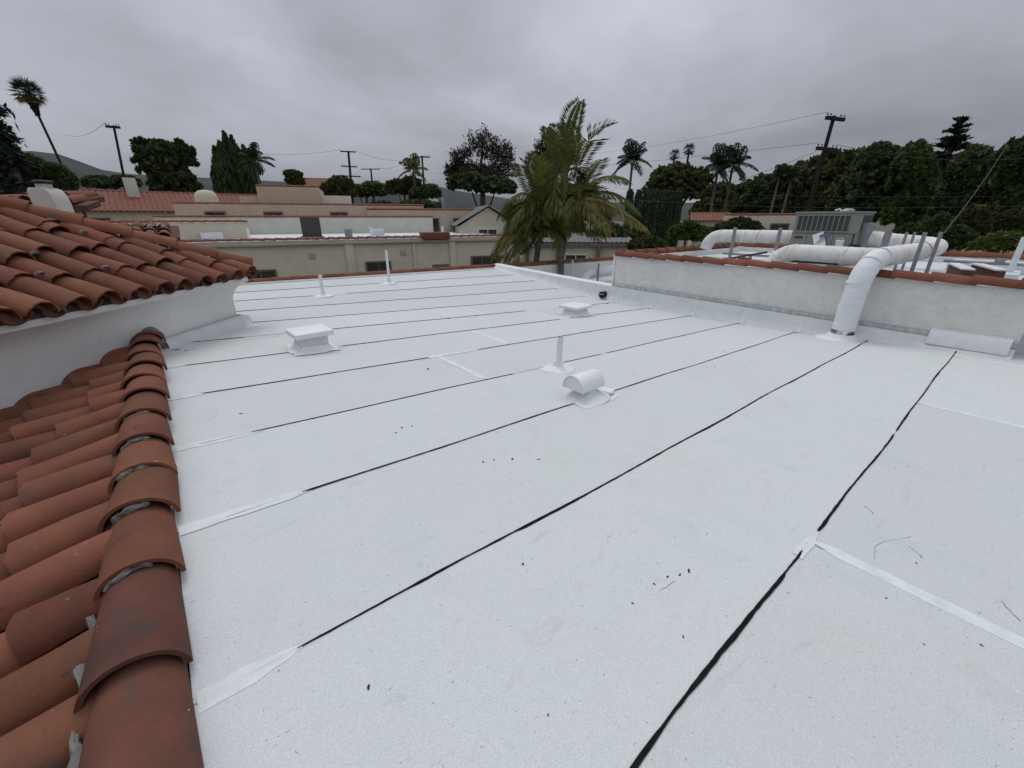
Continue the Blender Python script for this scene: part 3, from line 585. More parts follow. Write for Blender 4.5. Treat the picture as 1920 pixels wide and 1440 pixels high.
b = B(); b.tube([(7.782, 6.105, CZ - 1.655), (7.782, 6.235, CZ - 1.655)], .005, 6); b.build('grate_bar', MT['white_pipe'], sc_)
# black slab in place of the shade inside the gap past the wall end
rc = tag(B().box((8.45, -.78, CZ - 1.42), (.2, 1.1, .80)).build('recess_shade_slab', MT['hole'], bevel=.01), 'dark panel standing in for the shade of the recess past the right end of the stucco wall', 'slab')

# ------------------------------------------------------------------ upper roof behind the stucco wall
UZ = CZ - .93
ur = struct(B().prism([(8.26, -.6), (13.7, -2.2), (13.7, 5.95), (8.26, 5.95)], 0.0, UZ).build('upper_roof', MT['white_roof'], smooth=False))
ur['label'] = 'white flat roof behind the stucco wall'
lp = thing('upper_side_parapet', (10.5, 5.9, UZ), 'white parapet with clay coping at the left side of the upper roof', 'parapet')
B().hull8([(8.26, 5.80, 3), (13.4, 5.62, 3), (13.4, 5.86, 3), (8.26, 6.04, 3), (8.26, 5.80, CZ - .80), (13.4, 5.62, CZ - .80), (13.4, 5.86, CZ - .80), (8.26, 6.04, CZ - .80)]).build('parapet_wall', MT['stucco'], lp)
u = 8.15
while u < 13.2: place('cap_tile', CAP, MT['tile'], lp, (u, 5.93 - (u - 8.2) * .035, CZ - .775), (1, -.035, -.02), jit=.015); u += .40
fp = thing('upper_far_parapet', (13.7, 2, UZ), 'far parapet of the upper roof with clay coping below the dark trees', 'parapet')
B().hull8([(13.65, -3, 3), (13.9, -3, 3), (13.9, 5.8, 3), (13.65, 5.8, 3), (13.65, -3, CZ - .80), (13.9, -3, CZ - .80), (13.9, 5.8, CZ - .80), (13.65, 5.8, CZ - .80)]).build('parapet_wall', MT['stucco'], fp)
w_ = -2.9
while w_ < 5.6: place('cap_tile', CAP, MT['tile'], fp, (13.76, w_ + .44, CZ - .775), (0, -1, -.04), jit=.012); w_ += .41

# packaged air conditioner
U0, U1, W0, W1, ZT = 11.0, 11.95, 2.40, 3.56, CZ + .10
ac = thing('air_conditioner', ((U0 + U1) / 2, (W0 + W1) / 2, UZ), 'grey green rooftop air conditioner with slatted coil and paper notice', 'air conditioner')
B().box(((U0 + U1) / 2, (W0 + W1) / 2, (UZ + .1 + ZT) / 2), (U1 - U0, W1 - W0, ZT - UZ - .1)).build('cabinet', MT['unit'], ac, bevel=.012)
B().box(((U0 + U1) / 2, (W0 + W1) / 2, ZT + .012), (U1 - U0 + .05, W1 - W0 + .05, .03)).build('lid', MT['unit'], ac, bevel=.008)
gz0, gz1 = ZT - .36, ZT - .045
B().box((U0 - .002, (W0 + .16 + W1 - .06) / 2, (gz0 + gz1) / 2), (.012, W1 - W0 - .22, gz1 - gz0)).build('coil', MT['coil'], ac)
for i in range(11):
    y = W0 + .16 + (W1 - W0 - .22) * i / 10; B().box((U0 - .014, y, (gz0 + gz1) / 2), (.012, .014, gz1 - gz0)).build('grille_bar', MT['unit'], ac)
for z in (gz0, gz1): B().box((U0 - .016, (W0 + .16 + W1 - .06) / 2, z), (.014, W1 - W0 - .20, .018)).build('grille_rail', MT['unit'], ac)
B().box(((U0 + U1) / 2 + .06, W0 - .002, (gz0 + gz1) / 2), (U1 - U0 - .22, .012, gz1 - gz0)).build('coil', MT['coil'], ac)
B().box(((U0 + U1) / 2, W0 - .008, gz0 - .02), (U1 - U0 - .02, .012, .02)).build('panel_seam', MT['galv'], ac)
B().box((U0 - .004, (W0 + W1) / 2, gz0 - .045), (.008, W1 - W0 - .01, .008)).build('panel_seam', MT['coil'], ac)
for y in (W0 + .38, W1 - .30): B().box((U0 - .004, y, (gz0 - .05 + UZ + .12) / 2), (.008, .007, gz0 - UZ - .18)).build('panel_seam', MT['coil'], ac)
B().box((U0 - .012, W1 - .15, gz0 - .13), (.02, .16, .035)).build('handle', MT['black_iron'], ac, bevel=.008)
for y in (W0 + .1, W1 - .1): B().box(((U0 + U1) / 2, y, UZ + .05), (U1 - U0 + .1, .09, .10)).build('base_rail', MT['galv'], ac)
fn = B().lathe((U0 + .35, W0 + .33, ZT + .02), [(.10, 0), (.12, .02), (.10, .05), (.05, .07)], 12); fn.build('fan_motor', MT['galv'], ac)
B().tube([(U0 + .28, W0 + .42, ZT + .03), (U0 + .28, W0 + .47, ZT + .075), (U0 + .28, W0 + .54, ZT + .05)], .02, 8).build('motor_cable', MT['plastic'], ac)
np_ = thing('notice_clipboard', (U0 - .06, 3.0, UZ + .2), 'white printed sheet under a blue clip leaning on the air conditioner', 'clipboard')
Mx = Matrix.Rotation(rad(-24), 3, 'X') @ Matrix.Rotation(rad(9), 3, 'Y')
B().box((U0 - .06, 2.98, gz0 - .22), (.008, .20, .40), M=Mx).build('sheet', MT['paper'], np_)
B().box((U0 - .072, 2.915, gz0 - .065), (.012, .18, .05), M=Mx).build('clip', MT['blue'], np_)
for i in range(9): B().box((U0 - .068, 2.93 + .013 * i - .0, gz0 - .115 - .026 * i), (.003, .14, .006), M=Mx).build('text_line', MT['galv'], np_)
cupo = thing('plastic_bucket', (U0 - .12, 2.58, UZ + .18), 'small pale bucket in front of the air conditioner', 'bucket')
B().lathe((U0 - .16, 2.60, gz0 - .36), [(.055, 0), (.062, .06), (.075, .18), (.082, .19), (.07, .20)], 16).build('tub', MT['plastic'], cupo)
B().tube([(U0 - .16, 2.60 + .07 * math.cos(a), gz0 - .18 + .06 * math.sin(a)) for a in [math.pi * i / 8 for i in range(9)]], .005, 6).build('handle', MT['plastic'], cupo)
dis = thing('disconnect_switch', (U0 - .05, W0 + .02, UZ), 'black cable disconnect hanging at the right corner of the air conditioner', 'switch box')
B().tube([(U0 - .04, W0 + .03, gz0 - .03), (U0 - .05, W0 + .02, gz0 - .2), (U0 - .05, W0 - .02, gz0 - .33)], .012, 8).build('conduit', MT['black_iron'], dis)
B().box((U0 - .06, W0 - .04, gz0 - .27), (.08, .20, .08)).build('box', MT['black_iron'], dis, bevel=.02)

def arc(c, a, b, n=8):   # quarter turn from point a to point b round the corner point c
    a, b, c = Vector(a), Vector(b), Vector(c); return [c + (a - c) * (1 - math.sin(t * math.pi / 2 / n)) + (b - c) * (1 - math.cos(t * math.pi / 2 / n)) for t in range(n + 1)]
DR = .142
def duct(name, label, path, mat, bands=(), r=DR):
    t = thing(name, path[0], label, 'duct'); P_ = [Vector(p) for p in path]; Q = []
    for i in range(len(P_) - 1):
        m = max(1, int((P_[i + 1] - P_[i]).length / .035)); Q += [P_[i].lerp(P_[i + 1], j / m) for j in range(m)]
    Q.append(P_[-1]); Q = [(Q[max(0, i - 2)] + Q[max(0, i - 1)] + q * 2 + Q[min(len(Q) - 1, i + 1)] + Q[min(len(Q) - 1, i + 2)]) / 6 for i, q in enumerate(Q)]
    k_ = random.uniform(0, 6); b = B(); b.tube(Q, [r * (1 + .014 * math.sin(i * .9 + k_) * math.sin(i * .23) + random.gauss(0, .007)) for i in range(len(Q))], 24); b.v = [(x + random.gauss(0, .0018), y + random.gauss(0, .0018), z + random.gauss(0, .0018)) for x, y, z in b.v]
    b.build('pipe', mat, t, ang=60)
    for p, d in bands:
        p = Vector(p); d = Vector(d).normalized(); B().tube([p - d * .012, p + d * .012], r + .006, 22).build('band', mat, t)
    return t
# duct 1a: falls down the face of the wall and goes through the white roof
zr0 = rz(7.75, 1.5)
pa = [(7.70, 1.50, zr0 - .02), (7.70, 1.50, zr0 + .3), (7.69, 1.49, zr0 + .62)] + [tuple(p) for p in arc((7.69, 1.47, CZ - .56), (7.69, 1.48, CZ - .86), (8.02, 1.40, CZ - .53), 9)]
d1 = duct('wall_duct', 'white insulated duct bending over the coping and down the stucco wall', pa, MT['duct_new'], [((7.69, 1.49, CZ - .86), (0, 0, 1)), ((7.83, 1.44, CZ - .60), (.75, -.15, .7)), ((8.0, 1.40, CZ - .535), (1, 0, 0))])
B().lathe((7.70, 1.50, zr0 - .01), [(.33, 0), (.30, .018), (.20, .04), (.165, .10)], 22).build('roof_collar', MT['coat'], d1)
B().lathe((7.70, 1.50, zr0 + .075), [(.145, 0), (.1475, .03), (.1455, .075)], 22).build('soot_stain', material('soot stained coating', [(.42, (.05, .042, .034)), (.52, (.30, .27, .23)), (.6, (.70, .71, .71))], 6, .9, .3, 40), d1)
pb_ = [(8.02, 1.40, CZ - .53), (8.6, 1.34, CZ - .525), (9.6, 1.26, CZ - .52), (10.6, 1.18, CZ - .51)] + [tuple(p) for p in arc((11.55, 1.15, CZ - .48), (10.95, 1.16, CZ - .50), (11.55, 1.62, CZ - .45), 9)] + [(11.52, 1.95, CZ - .42), (11.50, 2.28, CZ - .38)]
d1b = duct('looping_duct', 'weathered white duct looping round to the right side of the air conditioner', pb_, MT['duct'], [((9.95, 1.235, CZ - .515), (1, -.08, 0))])
B().tube([(9.9, 1.24, CZ - .515), (9.93, 1.24, CZ - .515)], DR + .012, 22).build('steel_band', MT['galv'], d1b)
B().box((11.5, 2.34, CZ - .35), (.52, .16, .52)).build('duct_plenum', MT['galv'], d1b, bevel=.01)
pc = [(9.2, 1.56, CZ - .60), (9.2, 2.0, CZ - .60), (9.2, 2.5, CZ - .595)] + [tuple(p) for p in arc((9.2, 3.20, CZ - .59), (9.2, 2.86, CZ - .59), (9.2, 3.22, UZ - .02), 9)]
d2 = duct('front_duct', 'stained white duct lying along the stucco wall in front of the air conditioner', pc, MT['duct'], [((9.2, 2.86, CZ - .59), (0, 1, 0)), ((9.2, 3.1, CZ - .68), (0, .6, -.8))])
B().box((8.98, 2.15, CZ - .80), (.05, 1.7, .045)).build('support_rail', MT['galv'], d2)
for y in (2.85, 2.1, 1.45): B().box((8.98, y, (UZ + CZ - .82) / 2), (.04, .06, CZ - .82 - UZ)).build('support_leg', MT['galv'], d2)
pd = [(11.35, 3.56, CZ - .40), (11.2, 3.9, CZ - .40), (11.05, 4.5, CZ - .405), (11.0, 4.9, CZ - .405)] + [tuple(p) for p in arc((11.0, 5.45, CZ - .42), (11.0, 5.15, CZ - .41), (11.0, 5.46, CZ - .75), 7)]
d3 = duct('rear_duct', 'white duct running left from the air conditioner towards the trees', pd, MT['duct'], [((11.0, 5.12, CZ - .41), (0, 1, 0))])
for y in (4.72, 3.74):
    B().box((10.80, y, (UZ + CZ - .20) / 2), (.035, .07, CZ - .20 - UZ)).build('strap_post', MT['galv'], d3)
B().box((10.80, 4.3, UZ + .12), (.05, 1.2, .05)).build('support_rail', MT['galv'], d3); B().box((10.80, 4.25, UZ + .06), (.05, .06, .12)).build('support_leg', MT['galv'], d3)
def strut(u, w, z0, z1, lab, wd=.06, lean=0, two=False, mat='galv', rot=0):
    t = thing('steel_strut', (u, w, z0), lab, 'strut', 'struts standing at the looping duct'); b = B()
    prf = [(-wd / 2, -.015), (wd / 2, -.015), (wd / 2, .015), (wd / 2 - .006, .015), (wd / 2 - .006, -.009), (-wd / 2 + .006, -.009), (-wd / 2 + .006, .015), (-wd / 2, .015)]
    n = len(prf); b.add([(u + y, w + x, z0) for x, y in prf] + [(u + y + lean, w + x, z1) for x, y in prf], [tuple(range(n)), tuple(range(2 * n - 1, n - 1, -1))] + [(i, (i + 1) % n, n + (i + 1) % n, n + i) for i in range(n)])
    b.build('channel', MT[mat], t, smooth=False)
    B().lathe((u, w, z0), [(.07, 0), (.06, .015), (.02, .02)], 10).build('foot', MT['white_roof'], t)
    return t
strut(8.72, 1.10, UZ, CZ - .19, 'steel channel strut on the near side of the looping duct', .048)
strut(9.62, 1.03, UZ, CZ - .20, 'steel strut with a rounded tip nearest the far coping', .048)
strut(9.1, 1.58, UZ, CZ - .20, 'wide double steel strut behind the looping duct', .095)
strut(9.92, 1.48, UZ, CZ - .22, 'slim left strut of the pair behind the looping duct', .035)
strut(10.2, 1.42, UZ, CZ - .22, 'slim right strut of the pair behind the looping duct', .035)
# bits on the upper roof at the right
for i, (u, w, yaw, lab) in enumerate([(8.75, .62, rad(14), 'left rust brown wooden sleeper lying behind the coping'), (8.95, .36, rad(18), 'right rust brown wooden sleeper lying behind the coping')]):
    t = thing('wooden_sleeper', (u, w, UZ), lab, 'sleeper'); B().box((u + .1, w, UZ + .14), (1.0, .09, .28), yaw).build('timber', MT['rust'], t, bevel=.008); B().box((u + .1, w, UZ + .29), (1.0, .13, .02), yaw).build('top_sheet', MT['white_roof'], t)
def flat_box(u0, u1, w0, w1, h, lab): return tag(B().box(((u0 + u1) / 2, (w0 + w1) / 2, UZ + h / 2), (u1 - u0, w1 - w0, h)).build('curb_hatch', MT['white_roof'], bevel=.01), lab, 'roof hatch')
flat_box(11.6, 12.6, -.2, 1.0, .16, 'low white roof hatch before the far coping')
flat_box(9.9, 10.7, .05, .55, .14, 'low white roof hatch behind the wooden sleepers')
t = thing('vent_pipe', (10.3, .16, UZ), 'white square post standing at the right edge behind the coping', 'pipe'); B().box((10.3, .16, UZ + .33), (.075, .075, .66)).build('post', MT['white_pipe'], t, bevel=.006); B().lathe((10.3, .16, UZ), [(.2, 0), (.16, .03), (.06, .08)], 14).build('roof_collar', MT['coat'], t)
t = thing('gas_pipe', (10.9, .2, UZ), 'grey gas pipe with a valve running across the upper roof', 'pipe'); B().tube([(10.9, 1.0, UZ + .22), (10.9, .2, UZ + .22), (10.9, -1.2, UZ + .22)], .028, 10).build('pipe', MT['galv'], t); B().box((10.9, .33, UZ + .26), (.08, .12, .09)).build('valve', MT['galv'], t, bevel=.01)
for y in (.8, -.6): B().box((10.9, y, UZ + .09), (.12, .10, .19)).build('block', MT['white_roof'], t)
t = thing('bent_conduit', (9.6, -.15, UZ), 'thin grey conduit bending up at the right edge of the upper roof', 'pipe'); B().tube([(9.2, .0, UZ + .05), (10.0, -.18, UZ + .10), (10.3, -.25, UZ + .14), (10.35, -.26, UZ + .45)], .02, 8).build('pipe', MT['galv'], t)
t = thing('drain_pipe', (8.6, 3.9, UZ), 'short rust brown pipe lying near the front duct', 'pipe'); B().tube([(8.75, 3.45, UZ + .17), (9.0, 3.72, UZ + .17)], .05, 10).build('pipe', MT['rust'], t); B().tube([(8.8, 4.1, UZ + .12), (9.4, 3.4, UZ + .30)], .02, 8).build('rod', MT['black_iron'], t)
# lower roof beyond the low parapet
lr = struct(B().prism([(8.3, 6.1), (14.6, 6.1), (14.6, 10.56), (8.3, 10.56)], 0.0, CZ - 2.12).build('lower_roof', MT['white_roof'], smooth=False)); lr['label'] = 'sunken white roof behind the low parapet'
lpz = duct('low_duct', 'white duct with an elbow beside the far coping', [(13.6, 9.6, CZ - 1.74), (12.4, 9.6, CZ - 1.745), (11.6, 9.6, CZ - 1.75)] + [tuple(p) for p in arc((11.12, 9.6, CZ - 1.75), (11.4, 9.6, CZ - 1.75), (11.12, 9.6, CZ - 2.1), 6)], MT['duct_new'], [((11.5, 9.6, CZ - 1.75), (1, 0, 0))], .15)
for i, (u, lab) in enumerate([(11.62, 'dark steel post holding the white elbow duct'), (13.0, 'dark steel post nearer the wall end')]):
    t = thing('steel_post', (u, 9.40, CZ - 2.1), lab, 'post', 'posts at the elbow duct'); B().box((u, 9.42, CZ - 1.78), (.05, .04, .68)).build('channel', MT['galv'], t); B().lathe((u, 9.42, CZ - 2.12), [(.08, 0), (.07, .02), (.03, .025)], 10).build('foot', MT['galv'], t)
for u, h, lab in [(9.9, .30, 'short white pipe standing before the far coping'), (11.2, .66, 'thin white pipe standing behind the white elbow duct'), (10.9, .16, 'stubby white pipe on the sunken roof')]:
    t = thing('vent_pipe', (u, 10.25, CZ - 2.12), lab, 'pipe'); B().tube([(u, 10.25, CZ - 2.12), (u, 10.25, CZ - 2.05 + h)], .035, 12).build('pipe', MT['white_pipe'], t); B().lathe((u, 10.25, CZ - 2.12), [(.12, 0), (.09, .03), (.04, .08)], 12).build('roof_collar', MT['coat'], t)

# ------------------------------------------------------------------ vents standing on the white roof
def pipe_vent(u, w, h, r, label, lean=(0, 0), hollow=True):
    z = rz(u, w); t = thing('vent_pipe', (u, w, z), label, 'vent pipe'); b = B()
    T = (u + lean[0], w + lean[1], z + h); b.tube([(u, w, z), (u + lean[0] * .5, w + lean[1] * .5, z + h / 2), T], r, 18, caps=False)
    b.tube([T, (T[0], T[1], T[2] - .08)], r * .86, 18, caps=False)
    k = len(b.v); b.add([], []); b.build('pipe', MT['white_pipe'], t)
    B().lathe((T[0], T[1], T[2] - .03), [(r * .86, 0), (r * .85, .004)], 18).build('bore', MT['hole'], t)
    ri = B(); ri.tube([(T[0] + r * .94 * math.cos(a), T[1] + r * .94 * math.sin(a), T[2]) for a in [i * 2 * math.pi / 18 for i in range(19)]], r * .075, 6); ri.build('lip', MT['white_pipe'], t)
    b = B(); b.lathe((u, w, z + .004), [(.17, 0), (.14, .012), (.08, .022), (r + .02, .04), (r + .005, .09)], 20); b.v = [(x + random.gauss(0, .006), y + random.gauss(0, .006), q) for x, y, q in b.v]; b.build('roof_collar', MT['coat'], t)
    return t
pipe_vent(3.03, 2.90, .345, .032, 'open white vent pipe standing beside the hooded vent', (.012, -.004))
pipe_vent(2.25, 8.43, .40, .030, 'squat white vent pipe near the corner house')
pipe_vent(4.0, 9.36, .74, .028, 'tall white vent pipe near the middle of the far coping')
def box_vent(u0, u1, w0, w1, h, label, cap_over, ch, gap):
    um, wm = (u0 + u1) / 2, (w0 + w1) / 2; z = rz(um, wm); t = thing('box_vent', (um, wm, z), label, 'roof vent')
    B().hull8([(u0, w0, rz(u0, w0) - .02), (u1, w0, rz(u1, w0) - .02), (u1, w1, rz(u1, w1) - .02), (u0, w1, rz(u0, w1) - .02), (u0, w0, z + h), (u1, w0, z + h), (u1, w1, z + h), (u0, w1, z + h)]).build('curb', MT['skirt'], t, bevel=.006)
    B().box((um, wm, z + h + gap / 2), (u1 - u0 - .012, w1 - w0 - .012, gap + .004)).build('slot', MT['hole'], t)
    b = B(); b.box((um, wm, z + h + gap + ch / 2), (u1 - u0 + 2 * cap_over, w1 - w0 + 2 * cap_over, ch), rad(2)); b.build('cap', MT['coat'], t, bevel=.007)
    sk = B(); o = .10
    for (a, c, dx, dy) in [((u0, w0), (u1, w0), 0, -1), ((u1, w0), (u1, w1), 1, 0), ((u1, w1), (u0, w1), 0, 1), ((u0, w1), (u0, w0), -1, 0)]:
        P = []
        for i in range(7):
            f = i / 6; x = a[0] + (c[0] - a[0]) * f; y = a[1] + (c[1] - a[1]) * f; e = (f - .5) * 2
            ex, ey = (abs(dy) * e * o * (1 if c[0] > a[0] else -1), abs(dx) * e * o * (1 if c[1] > a[1] else -1))
            q = (x + dx * o + ex + random.gauss(0, .01), y + dy * o + ey + random.gauss(0, .01))
            P.append([(q[0], q[1], rz(*q) + .011), (x + dx * .03 + ex * .3, y + dy * .03 + ey * .3, rz(x, y) + .024), (x + dx * .003, y + dy * .003, rz(x, y) + .07)])
        sk.grid(P)
    sk.build('roof_collar', MT['coat'], t, ang=60); return t
box_vent(.955, 1.245, 4.77, 5.06, .165, 'square white box vent with overhanging lid near the corner house', .055, .055, .006)
box_vent(5.53, 5.85, 4.92, 5.22, .125, 'square white box vent with dark slot near the stucco wall', .07, .045, .012)
# hooded vent: half round hood on a tapered neck
hz = rz(2.64, 2.17); hv = thing('hooded_vent', (2.64, 2.17, hz), 'white half round hooded vent in the middle of the roof', 'roof vent')
b = B(); n = 18
for side, rr_ in ((0, .122), ): pass
prf = [(.112 * math.cos(math.pi * k / n), .128 * math.sin(math.pi * k / n)) for k in range(n + 1)]
U_ = (2.49, 2.79); H0 = hz + .095
vs = [(u, 2.20 + x, H0 + z) for u in U_ for x, z in prf]; m = n + 1
b.add(vs, [(k, k + 1, m + k + 1, m + k) for k in range(n)] + [tuple(range(m)), tuple(range(2 * m - 1, m - 1, -1)), (0, m, 2 * m - 1, m - 1)]); b.build('hood', MT['coat'], hv, bevel=.004)
b = B(); b.tube([(2.487, 2.20 + x * 1.02, H0 + z * 1.02) for x, z in prf], .005, 6); b.build('hood_rim', MT['white_pipe'], hv)
b = B(); b.lathe((2.655, 2.18, hz), [(.21, .008), (.18, .022), (.135, .035), (.095, .055), (.08, .10)], 22); b.v = [(x + random.gauss(0, .005), y + random.gauss(0, .005), z) for x, y, z in b.v]; b.build('neck', MT['skirt'], hv, ang=60)
b = B(); b.box((2.86, 2.14, rz(2.86, 2.14) + .03), (.10, .16, .018), rad(20)); b.build('flange', MT['coat'], hv, bevel=.005)

# ------------------------------------------------------------------ ground and hills
g = struct(B().grid([[(-1500 + 150 * i, -1500 + 150 * j, 0) for i in range(31)] for j in range(31)]).build('ground', MT['ground']))
def hill(name, px0, px1, dist, pts, depth=400):
    b = B(); rows = []
    for j, (k, fz) in enumerate([(0.80, 0.0), (.9, .6), (1.0, 1.0), (1.25, .7)]):
        row = []
        for i, (px, py) in enumerate(pts):
            p = at(px, py, dist * k); top_ = at(px, py, dist).z; row.append((p.x, p.y, -2 + (top_ + 2) * fz))
        rows.append(row)
    return struct(b.grid(rows).build(name, MT['hill']))
hill('hills', 0, 0, 1300, [(-300, 300), (-150, 280), (0, 285), (60, 283), (110, 289), (150, 303), (190, 318), (240, 326), (320, 330), (420, 335), (520, 340), (620, 345), (680, 344), (740, 342), (800, 345), (860, 358), (950, 372), (1050, 378), (1200, 380), (1400, 380), (1600, 378), (1800, 376), (2100, 372)])

# ------------------------------------------------------------------ foliage tools
def quads(name, C, N1, N2, mat, parent):
    "leaf faces: centres C, half axes N1 (length) and N2 (width)"
    n = len(C); V = np.empty((n, 4, 3)); V[:, 0] = C - N1; V[:, 1] = C + N2 - N1 * .1; V[:, 2] = C + N1; V[:, 3] = C - N2 - N1 * .1
    me = bpy.data.meshes.new(name); me.vertices.add(n * 4); me.vertices.foreach_set('co', V.reshape(-1).astype(np.float32))
    me.loops.add(n * 4); me.loops.foreach_set('vertex_index', np.arange(n * 4, dtype=np.int32)); me.polygons.add(n)
    me.polygons.foreach_set('loop_start', np.arange(0, n * 4, 4, dtype=np.int32)); me.update(calc_edges=True); me.validate()
    return link(name, me, mat, parent)
def rdir(n):
    v = RNG.normal(size=(n, 3)); return v / np.linalg.norm(v, axis=1)[:, None]
def perp(a):
    b = np.cross(a, rdir(len(a))); return b / np.maximum(np.linalg.norm(b, axis=1), 1e-6)[:, None]
def crown_points(blobs, n, clump=.16, ncl=60):
    out = []; tot = sum(r[0] * r[2] for _, r in blobs)
    for c, r in blobs:
        m = int(n * r[0] * r[2] / tot); k = max(10, int(ncl * r[0] * r[2] / tot))
        d = rdir(k); d[:, 2] = np.where(d[:, 2] < -.5, -d[:, 2], d[:, 2]); cc = d * RNG.uniform(.62, 1.0, (k, 1))
        idx = RNG.integers(0, k, m); sz = RNG.uniform(.5, 1.5, k)[idx][:, None] * clump
        p = cc[idx] + rdir(m) * RNG.uniform(0, 1, (m, 1)) ** .5 * sz
        out.append(p * np.array(r) + np.array(c))
    return np.concatenate(out)
def tree(name, px_blobs, dist, mat, n, leaf, label, trunk=None, ncl=90, clump=.2, cat='tree', group=None, depth=.8, upright=0):
    blobs = []
    for px, py, rx_, ry_ in px_blobs:
        c = at(px, py, dist); sx_, sy_ = span(px, py, dist); r = rx_ * sx_ * .92
        blobs.append(((c.x, c.y, c.z), (r, max(r * depth, .3), ry_ * sy_)))
    cx = sum(b_[0][0] for b_ in blobs) / len(blobs); cy = sum(b_[0][1] for b_ in blobs) / len(blobs)
    t = thing(name, (cx, cy, 0), label, cat, group)
    P = crown_points(blobs, int(n * 2.7), clump * .66, int(ncl * 4)); k = len(P); leaf = leaf * .64
    d = rdir(k); d[:, 2] += upright; d /= np.linalg.norm(d, axis=1)[:, None]
    s_ = RNG.uniform(.45, 1.6, (k, 1)) * leaf; quads('crown', P, d * s_, perp(d) * s_ * .55, MT[mat], t)
    low_z = min(b_[0][2] for b_ in blobs); b = B(); tr_ = trunk or max(.12, .05 * sum(b_[1][0] for b_ in blobs))
    b.tube([(cx, cy, -.2), (cx + .1, cy, low_z * .5), (cx, cy + .1, low_z)], [tr_ * 1.4, tr_, tr_ * .8], 8)
    for c, r in blobs[:8]: b.tube([(cx, cy, low_z * .55), ((cx + c[0]) / 2, (cy + c[1]) / 2, (low_z * .6 + c[2]) / 2), c], [tr_ * .7, tr_ * .45, tr_ * .2], 6)
    b.build('trunk', MT['bark'], t); return t

def frond_arrays(path, leaf_l, n, droop, w=.018, vshape=.55, rng=None):
    "leaflets on both sides of a curved rachis -> centres, half-lengths, half-widths"
    P = np.array([tuple(p) for p in path]); m = len(P) - 1; C = []; A = []; W = []
    for i in range(n):
        t = .10 + .90 * (i + RNG.uniform(-.3, .3)) / n; x = min(max(t, 0), .999) * m; k = int(x); q = P[k] + (P[k + 1] - P[k]) * (x - k); tg = P[k + 1] - P[k]; tg /= np.linalg.norm(tg)
        side = np.cross(tg, (0, 0, 1)); ns = np.linalg.norm(side); side = side / ns if ns > .66 else np.array([RT[0], RT[1], 0.]); up = np.cross(side, tg)
        ll = leaf_l * (.55 + .6 * math.sin(math.pi * min(1, t * .92 + .08))) * (1 - .35 * max(0, t - .8) / .2)
        for sg in (-1, 1):
            d = side * sg + tg * (.55 + .5 * t) + up * vshape * RNG.uniform(.6, .85); d /= np.linalg.norm(d); d[2] -= droop * RNG.uniform(.85, 1.15); d /= np.linalg.norm(d)
            d2 = d.copy(); d2[2] -= droop * .9; d2 /= np.linalg.norm(d2)
            wv = tg - d * float(d @ tg) + up * RNG.uniform(-.1, .6); wv /= max(np.linalg.norm(wv), 1e-6)
            h = ll * .5 * RNG.uniform(.85, 1.1)
            C.append(q + d * h * .5); A.append(d * h * .55); W.append(wv * w)
            q2 = q + d * h; C.append(q2 + d2 * h * .45); A.append(d2 * h * .55); W.append(wv * w * .8)
    return np.array(C), np.array(A), np.array(W)
def bez(a, b, c, n=9):
    a, b, c = Vector(a), Vector(b), Vector(c); return [a * (1 - t) ** 2 + b * 2 * t * (1 - t) + c * t * t for t in [i / n for i in range(n + 1)]]
def feather_palm(px, py, dist, rpx, label, name='feather_palm', n=13, mat='frond_dark', base_px=None, lean=0, seed=0, nl=26, trunk_r=.14, droop=.55, wl=.03, up=.5):
    rr = random.Random(seed); c = at(px, py, dist); r = rpx * span(px, py, dist)[1]; t = thing(name, (c.x, c.y, 0), label, 'palm tree')
    b = B(); b.tube([(c.x + lean, c.y, -.2), (c.x + lean * .5, c.y, c.z * .5), (c.x, c.y, c.z - r * .1)], [trunk_r * 1.3, trunk_r, trunk_r * .8], 10); b.build('trunk', MT['palm_bark'], t)
    for i in range(n):
        a = i * 2.39996 + rr.uniform(-.3, .3); el = rad(82 - 118 * (i + .5) / n) + rr.uniform(-.12, .12); L_ = r * rr.uniform(.85, 1.12)
        h = Vector((math.cos(a), math.sin(a), 0)); dv_ = h * math.cos(el) + Vector((0, 0, math.sin(el))); m_ = c + dv_ * L_ * .55 + Vector((0, 0, .22 * L_ * math.cos(el))); e = c + dv_ * L_ - Vector((0, 0, .25 * L_ * math.cos(el))) 
        pth = bez(c, m_, e); C, A, W = frond_arrays(pth, r * .34, nl, droop, wl)
        fr = quads('frond', C, A, W, MT[mat], t); B().tube(pth, [trunk_r * .16 * (1 - .8 * k / 9) for k in range(10)], 5).build('rachis', MT[mat], fr)
    return t
